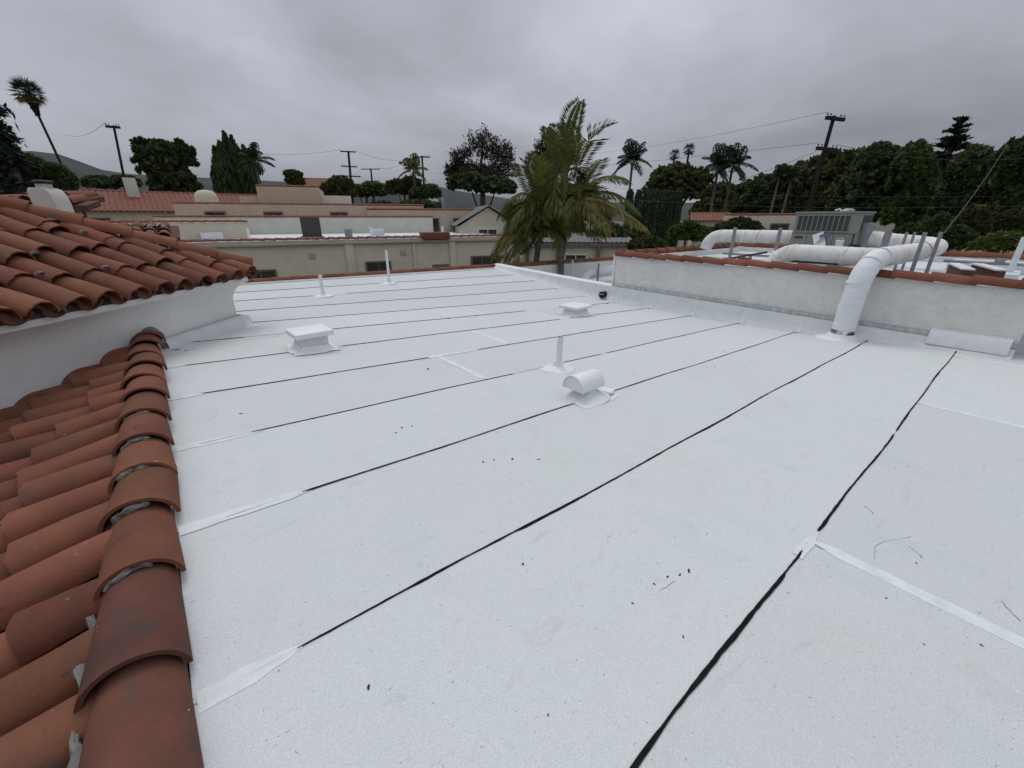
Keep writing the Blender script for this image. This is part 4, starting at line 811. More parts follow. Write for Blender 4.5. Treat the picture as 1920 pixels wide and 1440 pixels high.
def fan_palm(px, py, dist, rpx, label, base=None, seed=0, mat='frond_dark', n=34, skirt=True, tr_=.22):
    rr = random.Random(seed); c = at(px, py, dist); r = rpx * span(px, py, dist)[1]; t = thing('fan_palm', (c.x, c.y, 0), label, 'palm tree')
    bs = at(base[0], base[1], dist) if base else Vector((c.x, c.y, 0)); dirv = (bs - c); k = -(c.z + .2) / dirv.z if dirv.z < -.1 else 0
    bottom = c + dirv * k if base else Vector((c.x, c.y, -.2))
    b = B(); b.tube([bottom, (bottom + c) / 2, c], [tr_ * 1.3, tr_, tr_ * .85], 10); b.build('trunk', MT['pole'], t)
    for i in range(n):
        z = 1 - 2 * (i + .5) / n; z = z * .85 + .12; a = i * 2.39996 + rr.uniform(-.2, .2); q = math.sqrt(max(0, 1 - z * z)); d = Vector((q * math.cos(a), q * math.sin(a), z)).normalized()
        pet = c + d * r * .52; sd_ = d.cross(Vector((0, 0, 1))); sd_ = sd_.normalized() if sd_.length > .1 else Vector((1, 0, 0)); u_ = sd_.cross(d); C = []; A = []; W = []
        for s_ in range(13):
            an = rad(-95 + 190 * s_ / 12); v = (d * math.cos(an) + sd_ * math.sin(an) + u_ * .15); v.z -= .22 + (.25 if z < 0 else 0); v.normalize(); h = r * .25 * rr.uniform(.85, 1.1)
            C.append(tuple(pet + v * h)); A.append(tuple(v * h)); w_v = v.cross(u_).normalized() * r * .03; W.append(tuple(w_v))
        f = quads('frond', np.array(C), np.array(A), np.array(W), MT['frond_old' if (skirt and z < -.45) else mat], t); B().tube([c, (c + pet) / 2 + Vector((0, 0, .03 * r)), pet], r * .016, 5).build('petiole', MT[mat], f)
    if skirt:
        P = []; m_ = 260
        for i in range(m_):
            f = rr.uniform(0, 1); p = c + (bottom - c).normalized() * (r * (.15 + 1.0 * f)); a = rr.uniform(0, 6.28); P.append((p.x + math.cos(a) * r * .26 * (1 - f * .6), p.y + math.sin(a) * r * .26 * (1 - f * .6), p.z))
        P = np.array(P); d = np.tile((0, 0, -1.), (m_, 1)) + RNG.normal(size=(m_, 3)) * .25; quads('dead_frond_skirt', P, d * r * .16, perp(d) * r * .035, MT['frond_dark'], t)
    return t

# ------------------------------------------------------------------ the big multi-stemmed palm behind the roof
PD = 15.0
bp = at(1048, 500, PD); palm = thing('clump_palm', (bp.x, bp.y, 0), 'large leaning clump palm with tall arching fronds behind the low parapet', 'palm tree')
for i, (a, m_, c_, r_) in enumerate([((1052, 520), (1050, 400), (1060, 318), .10), ((1002, 520), (1008, 470), (1022, 395), .10), ((1046, 525), (1060, 440), (1086, 372), .10)]):
    P = [at(*a, PD + i * .3), at(*m_, PD + i * .3), at(*c_, PD + i * .3)]; P.insert(0, Vector((P[0].x, P[0].y, -.2)))
    B().tube(P, [r_ * 1.3, r_ * 1.1, r_, r_ * .7], 12).build('trunk', MT['palm_bark'], palm)
FR = [((1060, 318), (1058, 250), (1088, 190), 0, .34, 0), ((1078, 325), (1092, 250), (1152, 230), -.5, .40, .25), ((1056, 320), (1046, 270), (1026, 240), .6, .36, .1), ((1066, 322), (1075, 270), (1062, 232), .5, .30, 0),
      ((1086, 365), (1126, 312), (1178, 338), .4, .5, .7), ((1082, 378), (1120, 345), (1213, 428), -.7, .6, 1.0), ((1088, 372), (1150, 335), (1198, 398), .2, .55, .8), ((1080, 385), (1100, 350), (1150, 432), -.9, .6, 1.0),
      ((1024, 392), (1005, 330), (984, 304), -.4, .5, .2), ((1024, 390), (1010, 320), (1012, 292), .3, .45, .15), ((1022, 388), (975, 325), (938, 405), .2, .55, .9), ((1020, 395), (985, 360), (950, 428), -.6, .55, 1.0),
      ((1008, 440), (958, 398), (926, 484), -.5, .55, 1.0), ((1005, 445), (975, 415), (948, 497), -.8, .5, 1.0), ((1008, 440), (985, 405), (972, 470), .2, .5, 1.0), ((1026, 385), (1035, 335), (1078, 412), -1.0, .55, 1.0),
      ((1052, 330), (1030, 300), (1000, 358), .8, .5, .7), ((1060, 325), (1085, 295), (1105, 350), .9, .5, .7), ((1050, 335), (1035, 330), (1040, 400), -.9, .5, 1.0), ((1030, 400), (1055, 375), (1062, 440), -.2, .45, 1.0),
      ((1084, 380), (1075, 350), (1052, 400), -1.1, .5, .9), ((1085, 372), (1110, 380), (1132, 446), .7, .5, 1.0), ((1020, 400), (1000, 395), (1000, 455), .6, .5, 1.0), ((1015, 430), (1040, 412), (1052, 452), -.5, .45, 1.0),
      ((1058, 330), (1062, 300), (1055, 268), 1.2, .4, .2), ((1084, 370), (1095, 325), (1128, 300), 1.0, .45, .4), ((1022, 392), (1035, 350), (1030, 312), 1.2, .45, .3), ((1060, 330), (1030, 290), (1018, 330), 1.3, .45, .5)]
rq = random.Random(31)
for k in range(22):
    hx, hy = rq.choice([(1024, 392), (1086, 372), (1010, 438), (1050, 400)]); an = rq.uniform(-.5, 3.6); L_ = rq.uniform(50, 92); ex, ey = hx + L_ * math.cos(an), hy - L_ * math.sin(an) * .45 + rq.uniform(15, 60); mx_, my_ = hx + L_ * .5 * math.cos(an), hy - L_ * .55 * abs(math.sin(an)) - 12
    FR.append(((hx, hy), (mx_, my_), (min(1205, ex), min(ey, 478)), rq.uniform(.3, 1.5), .5, rq.uniform(.6, 1.0)))
for k in range(16):
    hx, hy = rq.choice([(1008, 432), (1018, 400), (1030, 395)]); an = rq.uniform(1.3, 3.5); L_ = rq.uniform(45, 80); ex, ey = hx + L_ * math.cos(an), hy - L_ * math.sin(an) * .3 + rq.uniform(10, 50)
    FR.append(((hx, hy), (hx + L_ * .5 * math.cos(an), hy - L_ * .5 * abs(math.sin(an)) - 10), (max(922, ex), min(ey, 485)), rq.uniform(-.8, .9), .5, rq.uniform(.5, .9)))
for i, (a, m_, c_, off, ll, dr) in enumerate(FR):
    pth = bez(at(*a, PD), at(*m_, PD + off * .6), at(*c_, PD + off), 12); C, A, W = frond_arrays(pth, ll * 1.45, 62, dr * .62, .019, .55)
    f = quads('frond', C, A, W, MT['frond_old' if i in (5, 7, 12) else 'frond'], palm); B().tube(pth, [.028 * (1 - .8 * k / 12) for k in range(13)], 6).build('rachis', MT['frond'], f)
for i, (px, py) in enumerate([(1060, 318), (1024, 392), (1086, 368)]):
    c = at(px, py, PD); B().tube([c - Vector((0, 0, .9)), c - Vector((0, 0, .3)), c + Vector((0, 0, .2))], [.11, .13, .05], 12).build('crownshaft', MT['frond'], palm)

# ------------------------------------------------------------------ trees, right side
tree('broad_tree', [(1420, 372, 60, 42), (1470, 352, 50, 38), (1440, 400, 70, 40), (1400, 395, 55, 30)], 46, 'leaf_dark', 11000, .30, 'dark rounded tree left of the leaning utility pole', ncl=150)
tree('broad_tree', [(1545, 345, 65, 55), (1590, 330, 60, 46), (1560, 385, 80, 50), (1510, 360, 45, 45)], 42, 'leaf_olive', 15000, .28, 'tall olive green tree with a shaggy top beside the leaning utility pole', ncl=220, upright=.5)
tree('broad_tree', [(1640, 322, 60, 50), (1600, 370, 60, 60), (1660, 390, 70, 50)], 38, 'leaf_dark', 13000, .26, 'dark broad tree behind the air conditioner', ncl=200, upright=.4)
tree('broad_tree', [(1705, 325, 52, 52), (1722, 370, 45, 55), (1690, 400, 50, 40)], 36, 'leaf_mid', 12000, .22, 'brighter green tree between the dark trees at the right', ncl=180)
tree('broad_tree', [(1815, 330, 60, 48), (1790, 380, 60, 50), (1850, 370, 60, 60)], 33, 'leaf_dark', 13000, .24, 'very dark tree below the layered pine', ncl=180, upright=.4)
tree('broad_tree', [(1895, 320, 60, 55), (1935, 330, 70, 65), (1900, 385, 70, 50)], 30, 'leaf_dark', 14000, .22, 'dark tree filling the right edge of the view', ncl=200, upright=.5)
tree('broad_tree', [(1475, 385, 60, 42), (1430, 405, 50, 30), (1520, 395, 50, 40)], 50, 'leaf_olive', 10000, .28, 'olive tree filling the gap behind the thin pale feather palms', ncl=160)
tree('broad_tree', [(1330, 398, 45, 26), (1370, 405, 45, 22)], 55, 'leaf_olive', 6000, .28, 'olive tree behind the faded red tile roof', ncl=110)
tree('broad_tree', [(1440, 372, 60, 40), (1500, 350, 60, 45), (1560, 360, 60, 50)], 62, 'leaf_olive', 9000, .34, 'olive green canopy behind the leaning utility pole', ncl=170)
tree('broad_tree', [(1670, 345, 60, 55), (1740, 350, 60, 50), (1800, 350, 60, 50), (1870, 345, 60, 50)], 50, 'leaf_olive', 11000, .30, 'broad olive canopy behind the brighter green tree', ncl=200)
tree('round_tree', [(1262, 350, 66, 42), (1300, 352, 50, 38), (1235, 362, 40, 30)], 62, 'leaf_olive', 12000, .34, 'smooth rounded olive green tree below the twin fan palms', ncl=260, clump=.14)
tree('broad_tree', [(1350, 372, 50, 28), (1385, 385, 45, 28)], 58, 'leaf_dark', 6000, .34, 'low dark tree under the shaggy feather palms', ncl=90)
for i, (px, py, rx_, ry_, d_, mt, lab) in enumerate([(1760, 432, 45, 26, 24, 'leaf_mid', 'bushy shrub below the brighter green tree'), (1820, 425, 40, 32, 22, 'leaf_olive', 'tall olive shrub in front of the very dark tree'), (1895, 425, 50, 26, 23, 'leaf_olive', 'olive shrub at the right edge above the yellow green hedge'), (1700, 445, 40, 22, 26, 'leaf_dark', 'dark shrub behind the looping duct'), (1790, 452, 45, 22, 20, 'leaf_dark', 'low dark shrub just past the far coping'), (1385, 436, 60, 24, 26, 'leaf_dark', 'dark shrub behind the rear duct'), (1290, 440, 50, 22, 24, 'leaf_mid', 'green shrub below the clipped cypress row'), (1215, 462, 45, 16, 22, 'leaf_dark', 'low dark shrub right of the clump palm'), (1145, 448, 60, 24, 29, 'leaf_dark', 'dark shrub under the right fronds of the clump palm'), (1050, 430, 60, 34, 31, 'leaf_dark', 'dark tall shrub behind the stems of the clump palm'), (965, 440, 40, 24, 32, 'leaf_mid', 'green shrub behind the left fronds of the clump palm'), (1110, 400, 50, 34, 36, 'leaf_dark', 'dark tall shrub behind the right fronds of the clump palm')]):
    tree('shrub', [(px - rx_ * .4, py, rx_ * .6, ry_ * .8), (px + rx_ * .35, py + 2, rx_ * .6, ry_ * .9), (px, py - ry_ * .2, rx_ * .6, ry_)], d_, mt, 4200, .13, lab, trunk=.06, ncl=120, cat='shrub', group='shrubs beyond the roofs')
hp = at(1885, 458, 17)
hb = [(1845, 462, 22, 14), (1870, 456, 24, 18), (1898, 456, 26, 19), (1930, 457, 26, 19), (1965, 458, 28, 19)]
tree('hedge', hb, 17, 'leaf_bright', 6500, .085, 'yellow green clipped hedge at the right edge past the far coping', trunk=.05, ncl=200, clump=.22, cat='hedge')
# clipped cypress row
for i, px in enumerate([1178, 1194, 1209, 1224, 1239, 1253, 1268]):
    D = 34 + .2 * i; c = at(px, 400, D); sx_, sy_ = span(px, 400, D); tp_ = at(px, 358 + 1.0 * (i % 3), D).z; hw_ = 5.7 * sx_; n = 2600
    t = thing('clipped_cypress', (c.x, c.y, 0), ['leftmost', 'second', 'third', 'middle', 'fifth', 'sixth', 'rightmost'][i] + ' dark column of the clipped cypress row', 'cypress', 'clipped cypress row')
    a = RNG.uniform(0, 2 * np.pi, n); z = RNG.uniform(.2, 1, n); r = hw_ * np.where(z > .97, RNG.uniform(0, 1, n), 1) * RNG.uniform(.86, 1.04, n)
    P = np.stack([c.x + r * np.cos(a), c.y + r * np.sin(a), z * tp_], 1); d = rdir(n); d[:, 2] = np.abs(d[:, 2]) + 1.2; d /= np.linalg.norm(d, axis=1)[:, None]
    quads('crown', P, d * .20, perp(d) * .075, MT['cypress'], t); B().tube([(c.x, c.y, -.2), (c.x, c.y, tp_ * .9)], [.2, .06], 8).build('trunk', MT['bark'], t)
    B().tube([(c.x, c.y, .4), (c.x, c.y, tp_ * .5), (c.x, c.y, tp_ * .97)], [hw_ * .86, hw_ * .88, hw_ * .84], 12).build('inner_foliage', MT['cypress'], t)
# layered pine
def layered_pine(px, py_top, py_base, dist, wpx, label, tiers=11, seed=1, sky_gap=True):
    rr = random.Random(seed); c = at(px, py_top, dist); bz = at(px, py_base, dist).z; sx_, _ = span(px, py_top, dist); t = thing('layered_pine', (c.x, c.y, 0), label, 'pine')
    B().tube([(c.x, c.y, -.2), (c.x, c.y, c.z * .7), (c.x, c.y, c.z)], [.4, .25, .05], 8).build('trunk', MT['bark'], t); Cs = []; As = []; br = B()
    for k in range(tiers):
        f = k / (tiers - 1); z = c.z - .15 - (c.z - bz) * f; R_ = wpx * sx_ * (.30 + .72 * f ** .75)
        for j in range(8):
            a = j * 2 * math.pi / 8 + rr.uniform(-.35, .35); L_ = R_ * rr.uniform(.55, 1.1); h = Vector((math.cos(a), math.sin(a), 0)); root = Vector((c.x, c.y, z + rr.uniform(-.25, .25))); tip = root + h * L_ + Vector((0, 0, L_ * rr.uniform(.02, .22)))
            br.tube([root, tip], [.05, .015], 4)
            for q in range(34):
                u_ = rr.uniform(.3, 1.02); p = root.lerp(tip, u_) + Vector((rr.gauss(0, .22), rr.gauss(0, .22), rr.gauss(.02, .03))) * (L_ * .30 + .2); Cs.append(tuple(p)); v = h * .8 + Vector((rr.gauss(0, .5), rr.gauss(0, .5), rr.gauss(.25, .25))); v.normalize(); As.append(tuple(v))
    br.build('branches', MT['bark'], t); C = np.array(Cs); A = np.array(As); quads('crown', C, A * .20, perp(A) * .07, MT['leaf_blue'], t); return t
layered_pine(1802, 222, 310, 40, 44, 'dark layered pine rising above the trees at the right', 8, 3)
# palms, right side
feather_palm(1186, 300, 48, 42, 'single slim feather palm left of the rounded tree', seed=2, n=15, nl=30, wl=.05)
fan_palm(1265, 291, 95, 15, 'shorter left fan palm of the pair above the rounded tree', seed=3, skirt=False, n=26)
fan_palm(1292, 281, 95, 16, 'taller right fan palm of the pair above the rounded tree', seed=4, skirt=False, n=28)
feather_palm(1347, 312, 50, 42, 'left shaggy feather palm of the close group', seed=5, n=16, nl=30, wl=.05, up=.8)
feather_palm(1374, 310, 52, 44, 'right shaggy feather palm of the close group', seed=6, n=16, nl=30, wl=.05, up=.8)
feather_palm(1462, 330, 40, 26, 'thin pale feather palm in front of the dark trees', seed=7, n=12, nl=24, wl=.035, trunk_r=.10, lean=-.8)
feather_palm(1484, 335, 40, 25, 'second thin pale feather palm in front of the dark trees', seed=8, n=11, nl=24, wl=.035, trunk_r=.10, lean=-.9)
# middle distance
def eucalyptus(pxs, dist, label, n, leaf=.26, name='eucalyptus_tree', mat='leaf_red', seed=0):
    rr = random.Random(seed); blobs = []
    c0 = at(pxs[0][0], 420, dist); t = thing(name, (c0.x, c0.y, 0), label, 'tree'); b = B(); Cs = []
    fork = at(pxs[0][0], pxs[0][1] + 75, dist); b.tube([(c0.x, c0.y, -.2), (c0.x, c0.y, fork.z * .6), fork], [.5, .38, .3], 8)
    for px, py, rx_, ry_ in pxs:
        c = at(px, py, dist); sx_, sy_ = span(px, py, dist); R_ = np.array([rx_ * sx_, rx_ * sx_ * .8, ry_ * sy_])
        b.tube([fork, fork.lerp(c, .5) + Vector((rr.uniform(-.3, .3), 0, .4)), c], [.26, .16, .07], 6); k = 26
        for j in range(k):
            e = np.array(c) + rdir(1)[0] * R_ * rr.uniform(.45, 1.0); b.tube([c, tuple((np.array(c) + e) / 2 + rdir(1)[0] * .2), tuple(e)], [.06, .04, .015], 4)
            m_ = int(n / len(pxs) / k); Cs.append(e + RNG.normal(size=(m_, 3)) * R_ * .15)
    b.build('trunk', MT['bark'], t); C = np.concatenate(Cs); d = rdir(len(C)); d[:, 2] -= .5; quads('crown', C, d * leaf, perp(d) * leaf * .38, MT[mat], t); return t
eucalyptus([(905, 275, 34, 36), (940, 290, 30, 36), (862, 300, 28, 26), (885, 320, 40, 24), (925, 325, 45, 26), (848, 322, 14, 22)], 55, 'tall airy brownish tree left of the clump palm', 7500, .17, seed=1)
eucalyptus([(1028, 275, 26, 32), (1015, 300, 24, 30), (1045, 300, 22, 30)], 58, 'brownish airy tree half hidden behind the clump palm', 3200, .18, seed=2)
for i, a in enumerate([('broad_tree', [(880, 345, 48, 20), (930, 352, 45, 20)], 44, 'leaf_dark', 6000, .26, 'dark low tree under the airy brownish tree'),
          ('broad_tree', [(640, 355, 30, 24), (620, 362, 22, 20)], 48, 'leaf_olive', 5000, .24, 'olive round tree below the tallest utility pole'),
          ('broad_tree', [(700, 358, 30, 16), (672, 362, 24, 14)], 60, 'leaf_mid', 4500, .28, 'low green tree at the foot of the two armed pole'),
          ('broad_tree', [(745, 355, 26, 18), (770, 352, 26, 20)], 52, 'leaf_olive', 5000, .26, 'green tree below the small feather palm'),
          ('broad_tree', [(805, 362, 24, 16), (785, 366, 22, 14)], 46, 'leaf_olive', 4000, .22, 'low olive tree left of the airy brownish tree'),
          ('topiary_tree', [(550, 327, 20, 8), (553, 340, 20, 12), (556, 352, 16, 14)], 45, 'leaf_olive', 3800, .18, 'flat topped clipped tree above the stepped tan house'),
          ('broad_tree', [(720, 392, 40, 14), (790, 390, 50, 14), (680, 405, 22, 20)], 36, 'leaf_dark', 6000, .2, 'dark hedge like tree between the tan houses'),
          ('broad_tree', [(310, 310, 50, 42), (280, 300, 34, 40), (345, 295, 26, 30), (330, 350, 55, 36)], 42, 'leaf_dark', 12000, .24, 'dark ragged tree left of the pointed cypress group'),
          ('broad_tree', [(60, 335, 60, 40), (20, 320, 50, 50), (105, 345, 40, 30), (10, 365, 60, 40)], 24, 'leaf_dark', 13000, .17, 'dark dense tree at the left edge behind the chimney'),
          ('shrub', [(105, 322, 26, 14), (125, 340, 22, 18)], 22.5, 'leaf_mid', 3500, .12, 'lighter green bush at the foot of the leaning fan palm'),
          ('broad_tree', [(190, 345, 40, 14), (235, 342, 35, 12)], 130, 'leaf_dark', 4500, .5, 'far dark trees on the rise below the hills')]): tree(*a, ncl=120, **({'cat': 'shrub'} if a[0] == 'shrub' else {}))
# drooping cedar at the far left
def cedar(px, py_top, dist, wpx, label, seed=3):
    rr = random.Random(seed); c = at(px, py_top, dist); sx_, sy_ = span(px, 280, dist); t = thing('cedar', (c.x, c.y, 0), label, 'cedar'); br = B(); Cs = []; As = []
    br.tube([(c.x, c.y, -.2), (c.x, c.y, c.z)], [.4, .06], 8)
    for k in range(60):
        f = rr.uniform(.02, 1); z = c.z - f * 7.5; a = rr.uniform(0, 6.283); L_ = wpx * sx_ * (.35 + .75 * f) * rr.uniform(.7, 1.1); h = Vector((math.cos(a), math.sin(a), 0)); pth = bez((c.x, c.y, z), Vector((c.x, c.y, z)) + h * L_ * .6 + Vector((0, 0, L_ * .15)), Vector((c.x, c.y, z)) + h * L_ - Vector((0, 0, L_ * .22)), 6)
        br.tube(pth, [.05 * (1 - .8 * i / 6) for i in range(7)], 4)
        for q in range(90):
            u_ = rr.uniform(.15, 1) * 6; i = min(5, int(u_)); p = pth[i].lerp(pth[i + 1], u_ - i) + Vector((rr.gauss(0, .16), rr.gauss(0, .16), rr.gauss(-.08, .07))); Cs.append(tuple(p)); v = h * .6 + Vector((rr.gauss(0, .5), rr.gauss(0, .5), -.35)); v.normalize(); As.append(tuple(v))
    br.build('trunk', MT['bark'], t); C = np.array(Cs); A = np.array(As); quads('crown', C, A * .17, perp(A) * .04, MT['leaf_blue'], t); return t
cedar(-34, 178, 22, 46, 'drooping blue green cedar cut by the left edge')
fan_palm(52, 174, 30, 32, 'tall leaning fan palm at the upper left', base=(112, 302), seed=9, n=46, tr_=.055)
# pointed cypress group
rr = random.Random(4); t = None
for i, (px, top_, D) in enumerate([(402, 278, 50), (420, 250, 50), (434, 258, 51), (456, 276, 50), (411, 268, 49), (446, 280, 49)]):
    c = at(px, top_, D); sx_, _ = span(px, top_, D); hw_ = 17 * sx_; n = 2600; t = thing('pointed_cypress', (c.x, c.y, 0), ['leftmost pointed cypress of the dark group', 'tallest pointed cypress of the dark group', 'second tallest pointed cypress of the dark group', 'rightmost pointed cypress of the dark group', 'short front cypress at the left of the dark group', 'short front cypress at the right of the dark group'][i], 'cypress', 'dark pointed cypress group')
    a = RNG.uniform(0, 2 * np.pi, n); z = RNG.uniform(.25, 1, n); r = hw_ * np.minimum(1, (1 - z) * 5.5 + .03) * RNG.uniform(.7, 1.1, n); P = np.stack([c.x + r * np.cos(a), c.y + r * np.sin(a), z * c.z], 1)
    d = rdir(n); d[:, 2] = np.abs(d[:, 2]) + 1.6; d /= np.linalg.norm(d, axis=1)[:, None]; quads('crown', P, d * .34, perp(d) * .12, MT['leaf_dark'], t); B().tube([(c.x, c.y, -.2), (c.x, c.y, c.z * .95)], [.25, .04], 6).build('trunk', MT['bark'], t)
feather_palm(478, 302, 46, 36, 'feather palm just right of the pointed cypress group', seed=12, n=12, nl=26, wl=.05)
feather_palm(775, 320, 50, 34, 'small feather palm beside the thin utility pole', seed=13, n=12, nl=28, wl=.05, mat='frond')

# ------------------------------------------------------------------ utility poles and wires
def pole(px, py, dist, arms, label, base=None, r=.14, yaw=0, pins=True):
    c = at(px, py, dist); t = thing('utility_pole', (c.x, c.y, 0), label, 'utility pole'); bs = Vector((c.x, c.y, -.3)) if base is None else base
    if base is not None: q = at(base[0], base[1], dist); d = q - c; bs = c + d * ((c.z + .3) / -d.z)
    B().tube([bs, (bs + c) / 2, c], [r * 1.25, r * 1.1, r * .85], 10).build('post', MT['pole'], t); ends = []
    X = Vector((math.cos(HEAD - rad(90) + yaw), math.sin(HEAD - rad(90) + yaw), 0)); ax = (c - bs).normalized()
    for dz, hl in arms:
        p = c - ax * dz; b = B(); Xt = (X - ax * X.dot(ax)).normalized(); Yt = ax.cross(Xt); b.box(p + Vector((X.y, -X.x, 0)) * r, (2 * hl, .11, .13), M=Matrix((Xt, Yt, ax)).transposed()); am = b.build('crossarm', MT['pole'], t, bevel=.01)
        for k in (-.92, -.55, .55, .92):
            e = p + Xt * hl * k + Vector((X.y, -X.x, 0)) * r; B().lathe((e.x, e.y, e.z + .06), [(.012, 0), (.012, .05), (.03, .055), (.032, .09), (.018, .11)], 8).build('insulator', MT['black_iron'], am); ends.append(e + Vector((0, 0, .2)))
    return t, c, ends
P1, c1, e1 = pole(1564, 217, 24, [(.12, .52), (1.22, .58)], 'leaning dark utility pole with two crossarms before the trees at the right', base=(1536, 318), r=.085, yaw=rad(18), pins=False)
P2, c2, e2 = pole(653, 283, 62, [(.1, .95), (1.75, 1.0), (2.85, 1.35)], 'tallest thin utility pole with three crossarms in the middle', r=.15, base=(658, 340))
P3, c3, e3 = pole(695, 316, 80, [(.1, 1.5), (1.9, 1.3)], 'two armed utility pole right of the tallest one', r=.15)
P4, c4, e4 = pole(791, 292, 55, [(.15, .95)], 'utility pole with a single arm behind the small feather palm', r=.12)
P5, c5, e5 = pole(213, 235, 38, [(.1, .42)], 'utility pole at the left with a single arm', r=.075, base=(232, 330))
def wire(a, b, label, sag=.6, r=.012):
    a, b = Vector(a), Vector(b); P = [a.lerp(b, i / 16) - Vector((0, 0, sag * 4 * (i / 16) * (1 - i / 16))) for i in range(17)]; o = B().tube(P, r * .7, 5).build('power_line', MT['wire']); tag(o, label, 'power line', 'overhead power lines'); return o
wire(e1[0], at(1000, 285, 70), 'thin wire running left from the top arm of the leaning pole', .8, .009)
wire(e1[4], e3[3], 'wire running left from the lower arm of the leaning pole', 1.0, .010)
wire(e1[7], at(2050, 285, 26), 'wire running right from the lower arm of the leaning pole', .4, .012)
wire(e1[4] + Vector((0, 0, -.3)), at(1180, 378, 34), 'service wire dropping left from the leaning pole', .5, .012)
wire(at(1150, 352, 30), at(2000, 366, 30), 'upper long wire crossing in front of the trees at the right', .25, .012)
wire(at(1150, 371, 30), at(2000, 384, 26), 'lower long wire crossing in front of the trees at the right', .3, .012)
gw = wire((9.66, 1.0, CZ - .22), at(1884, 278, 24), 'guy wire rising from the rounded strut towards the trees', .15, .010)
wire(e2[0], at(430, 283, 70), 'wire running left from the tallest pole', .5, .02); wire(e2[8], e3[0], 'wire between the tallest pole and the two armed pole', .6, .02)
wire(e3[2], e4[1], 'wire between the two armed pole and the single armed pole', .6, .02); wire(e5[0], at(120, 252, 60), 'wire running left from the pole at the left', .4, .014)
wire(e2[3], e4[2], 'wire from the tallest pole to the single armed pole', .8, .02)

# ------------------------------------------------------------------ neighbouring houses
YAW0 = HEAD - rad(90)
class H:
    "house in a frame whose +x runs right and +y away; origin at a surveyed corner on the ground"
    def __init__(s, name, px, dist, yaw, label):
        c = at(px, 450, dist); s.o = Vector((c.x, c.y, 0)); s.yaw = YAW0 + yaw; s.t = thing(name, s.o, label, 'house'); s.R = Matrix.Rotation(s.yaw, 3, 'Z')
    def p(s, x, y, z): return s.o + s.R @ Vector((x, y, z))
    def box(s, name, x0, x1, y0, y1, z0, z1, mat, parent=None, bevel=.02): return B().box(s.p((x0 + x1) / 2, (y0 + y1) / 2, (z0 + z1) / 2), (x1 - x0, y1 - y0, z1 - z0), s.yaw).build(name, MT[mat], parent or s.t, bevel=bevel)
    def window(s, x0, x1, z0, z1, y=0, fm='frame', mull=1):
        f = s.box('window', x0, x1, y - .05, y + .03, z0, z1, 'glass', bevel=0)
        for a in ((x0 - .07, x0), (x1, x1 + .07)): s.box('frame', a[0], a[1], y - .08, y + .02, z0 - .07, z1 + .07, fm, f, 0)
        for a in ((z0 - .07, z0), (z1, z1 + .07)): s.box('frame', x0, x1, y - .08, y + .02, a[0], a[1], fm, f, 0)
        for k in range(mull): xm = x0 + (x1 - x0) * (k + 1) / (mull + 1); s.box('mullion', xm - .025, xm + .025, y - .07, y - .045, z0, z1, fm, f, 0)
    def coping(s, x0, x1, y, z, mat='far_tile', along='x'):
        n = int(abs(x1 - x0) / .4); me = CAPF
        for i in range(n):
            x = x0 + (x1 - x0) * (i + .02) / n; P = s.p(x, y, z) if along == 'x' else s.p(y, x, z); d = s.R @ (Vector((1, 0, -.04)) if along == 'x' else Vector((0, 1, -.04))); place('cap_tile', me, MT[mat], s.t, P, d, jit=.012)
    def gable(s, x0, x1, y0, y1, z, rise, mat, axis='x', over=.3):
        "ribbed roof planes; ridge runs along axis"
        def plane(a, b, c, d):   # a-b eave, d-c ridge
            a, b, c, d = map(Vector, (a, b, c, d)); n = max(4, int((b - a).length / .26)); nn = (b - a).cross(d - a).normalized(); rows = [[], []]
            for i in range(n * 6 + 1):
                f = i / (n * 6); h = .055 * abs(math.sin(math.pi * f * n)) ** .7; rows[0].append(s.p(*(a.lerp(b, f) + nn * h))); rows[1].append(s.p(*(d.lerp(c, f) + nn * h)))
            m = B(); m.grid(rows); o = m.build('roof_tiles', MT[mat], s.t, ang=70); o['kind'] = 'stuff'
        if axis == 'x':
            ym = (y0 + y1) / 2; plane((x0 - over, y0 - over, z), (x1 + over, y0 - over, z), (x1 + over, ym, z + rise), (x0 - over, ym, z + rise)); plane((x1 + over, y1 + over, z), (x0 - over, y1 + over, z), (x0 - over, ym, z + rise), (x1 + over, ym, z + rise))
            for x in (x0, x1): B().add([s.p(x, y0, z), s.p(x, y1, z), s.p(x, ym, z + rise * .92)], [(0, 1, 2)]).build('gable_wall', MT['cream'], s.t)
            s.coping(x0 - over, x1 + over, ym, z + rise, mat)
        else:
            xm = (x0 + x1) / 2; plane((x0 - over, y1 + over, z), (x0 - over, y0 - over, z), (xm, y0 - over, z + rise), (xm, y1 + over, z + rise)); plane((x1 + over, y0 - over, z), (x1 + over, y1 + over, z), (xm, y1 + over, z + rise), (xm, y0 - over, z + rise))
            for y in (y0, y1): B().add([s.p(x0, y, z), s.p(x1, y, z), s.p(xm, y, z + rise * .92)], [(0, 1, 2)]).build('gable_wall', MT['cream'], s.t)
CAPF = tile_mesh('far_cap_tile', L=.44, r0=.12, r1=.105, seg=8)
def zat(px, py, d): return at(px, py, d).z
def W_(px0, px1, d): return (at(px1, 450, d) - at(px0, 450, d)).length
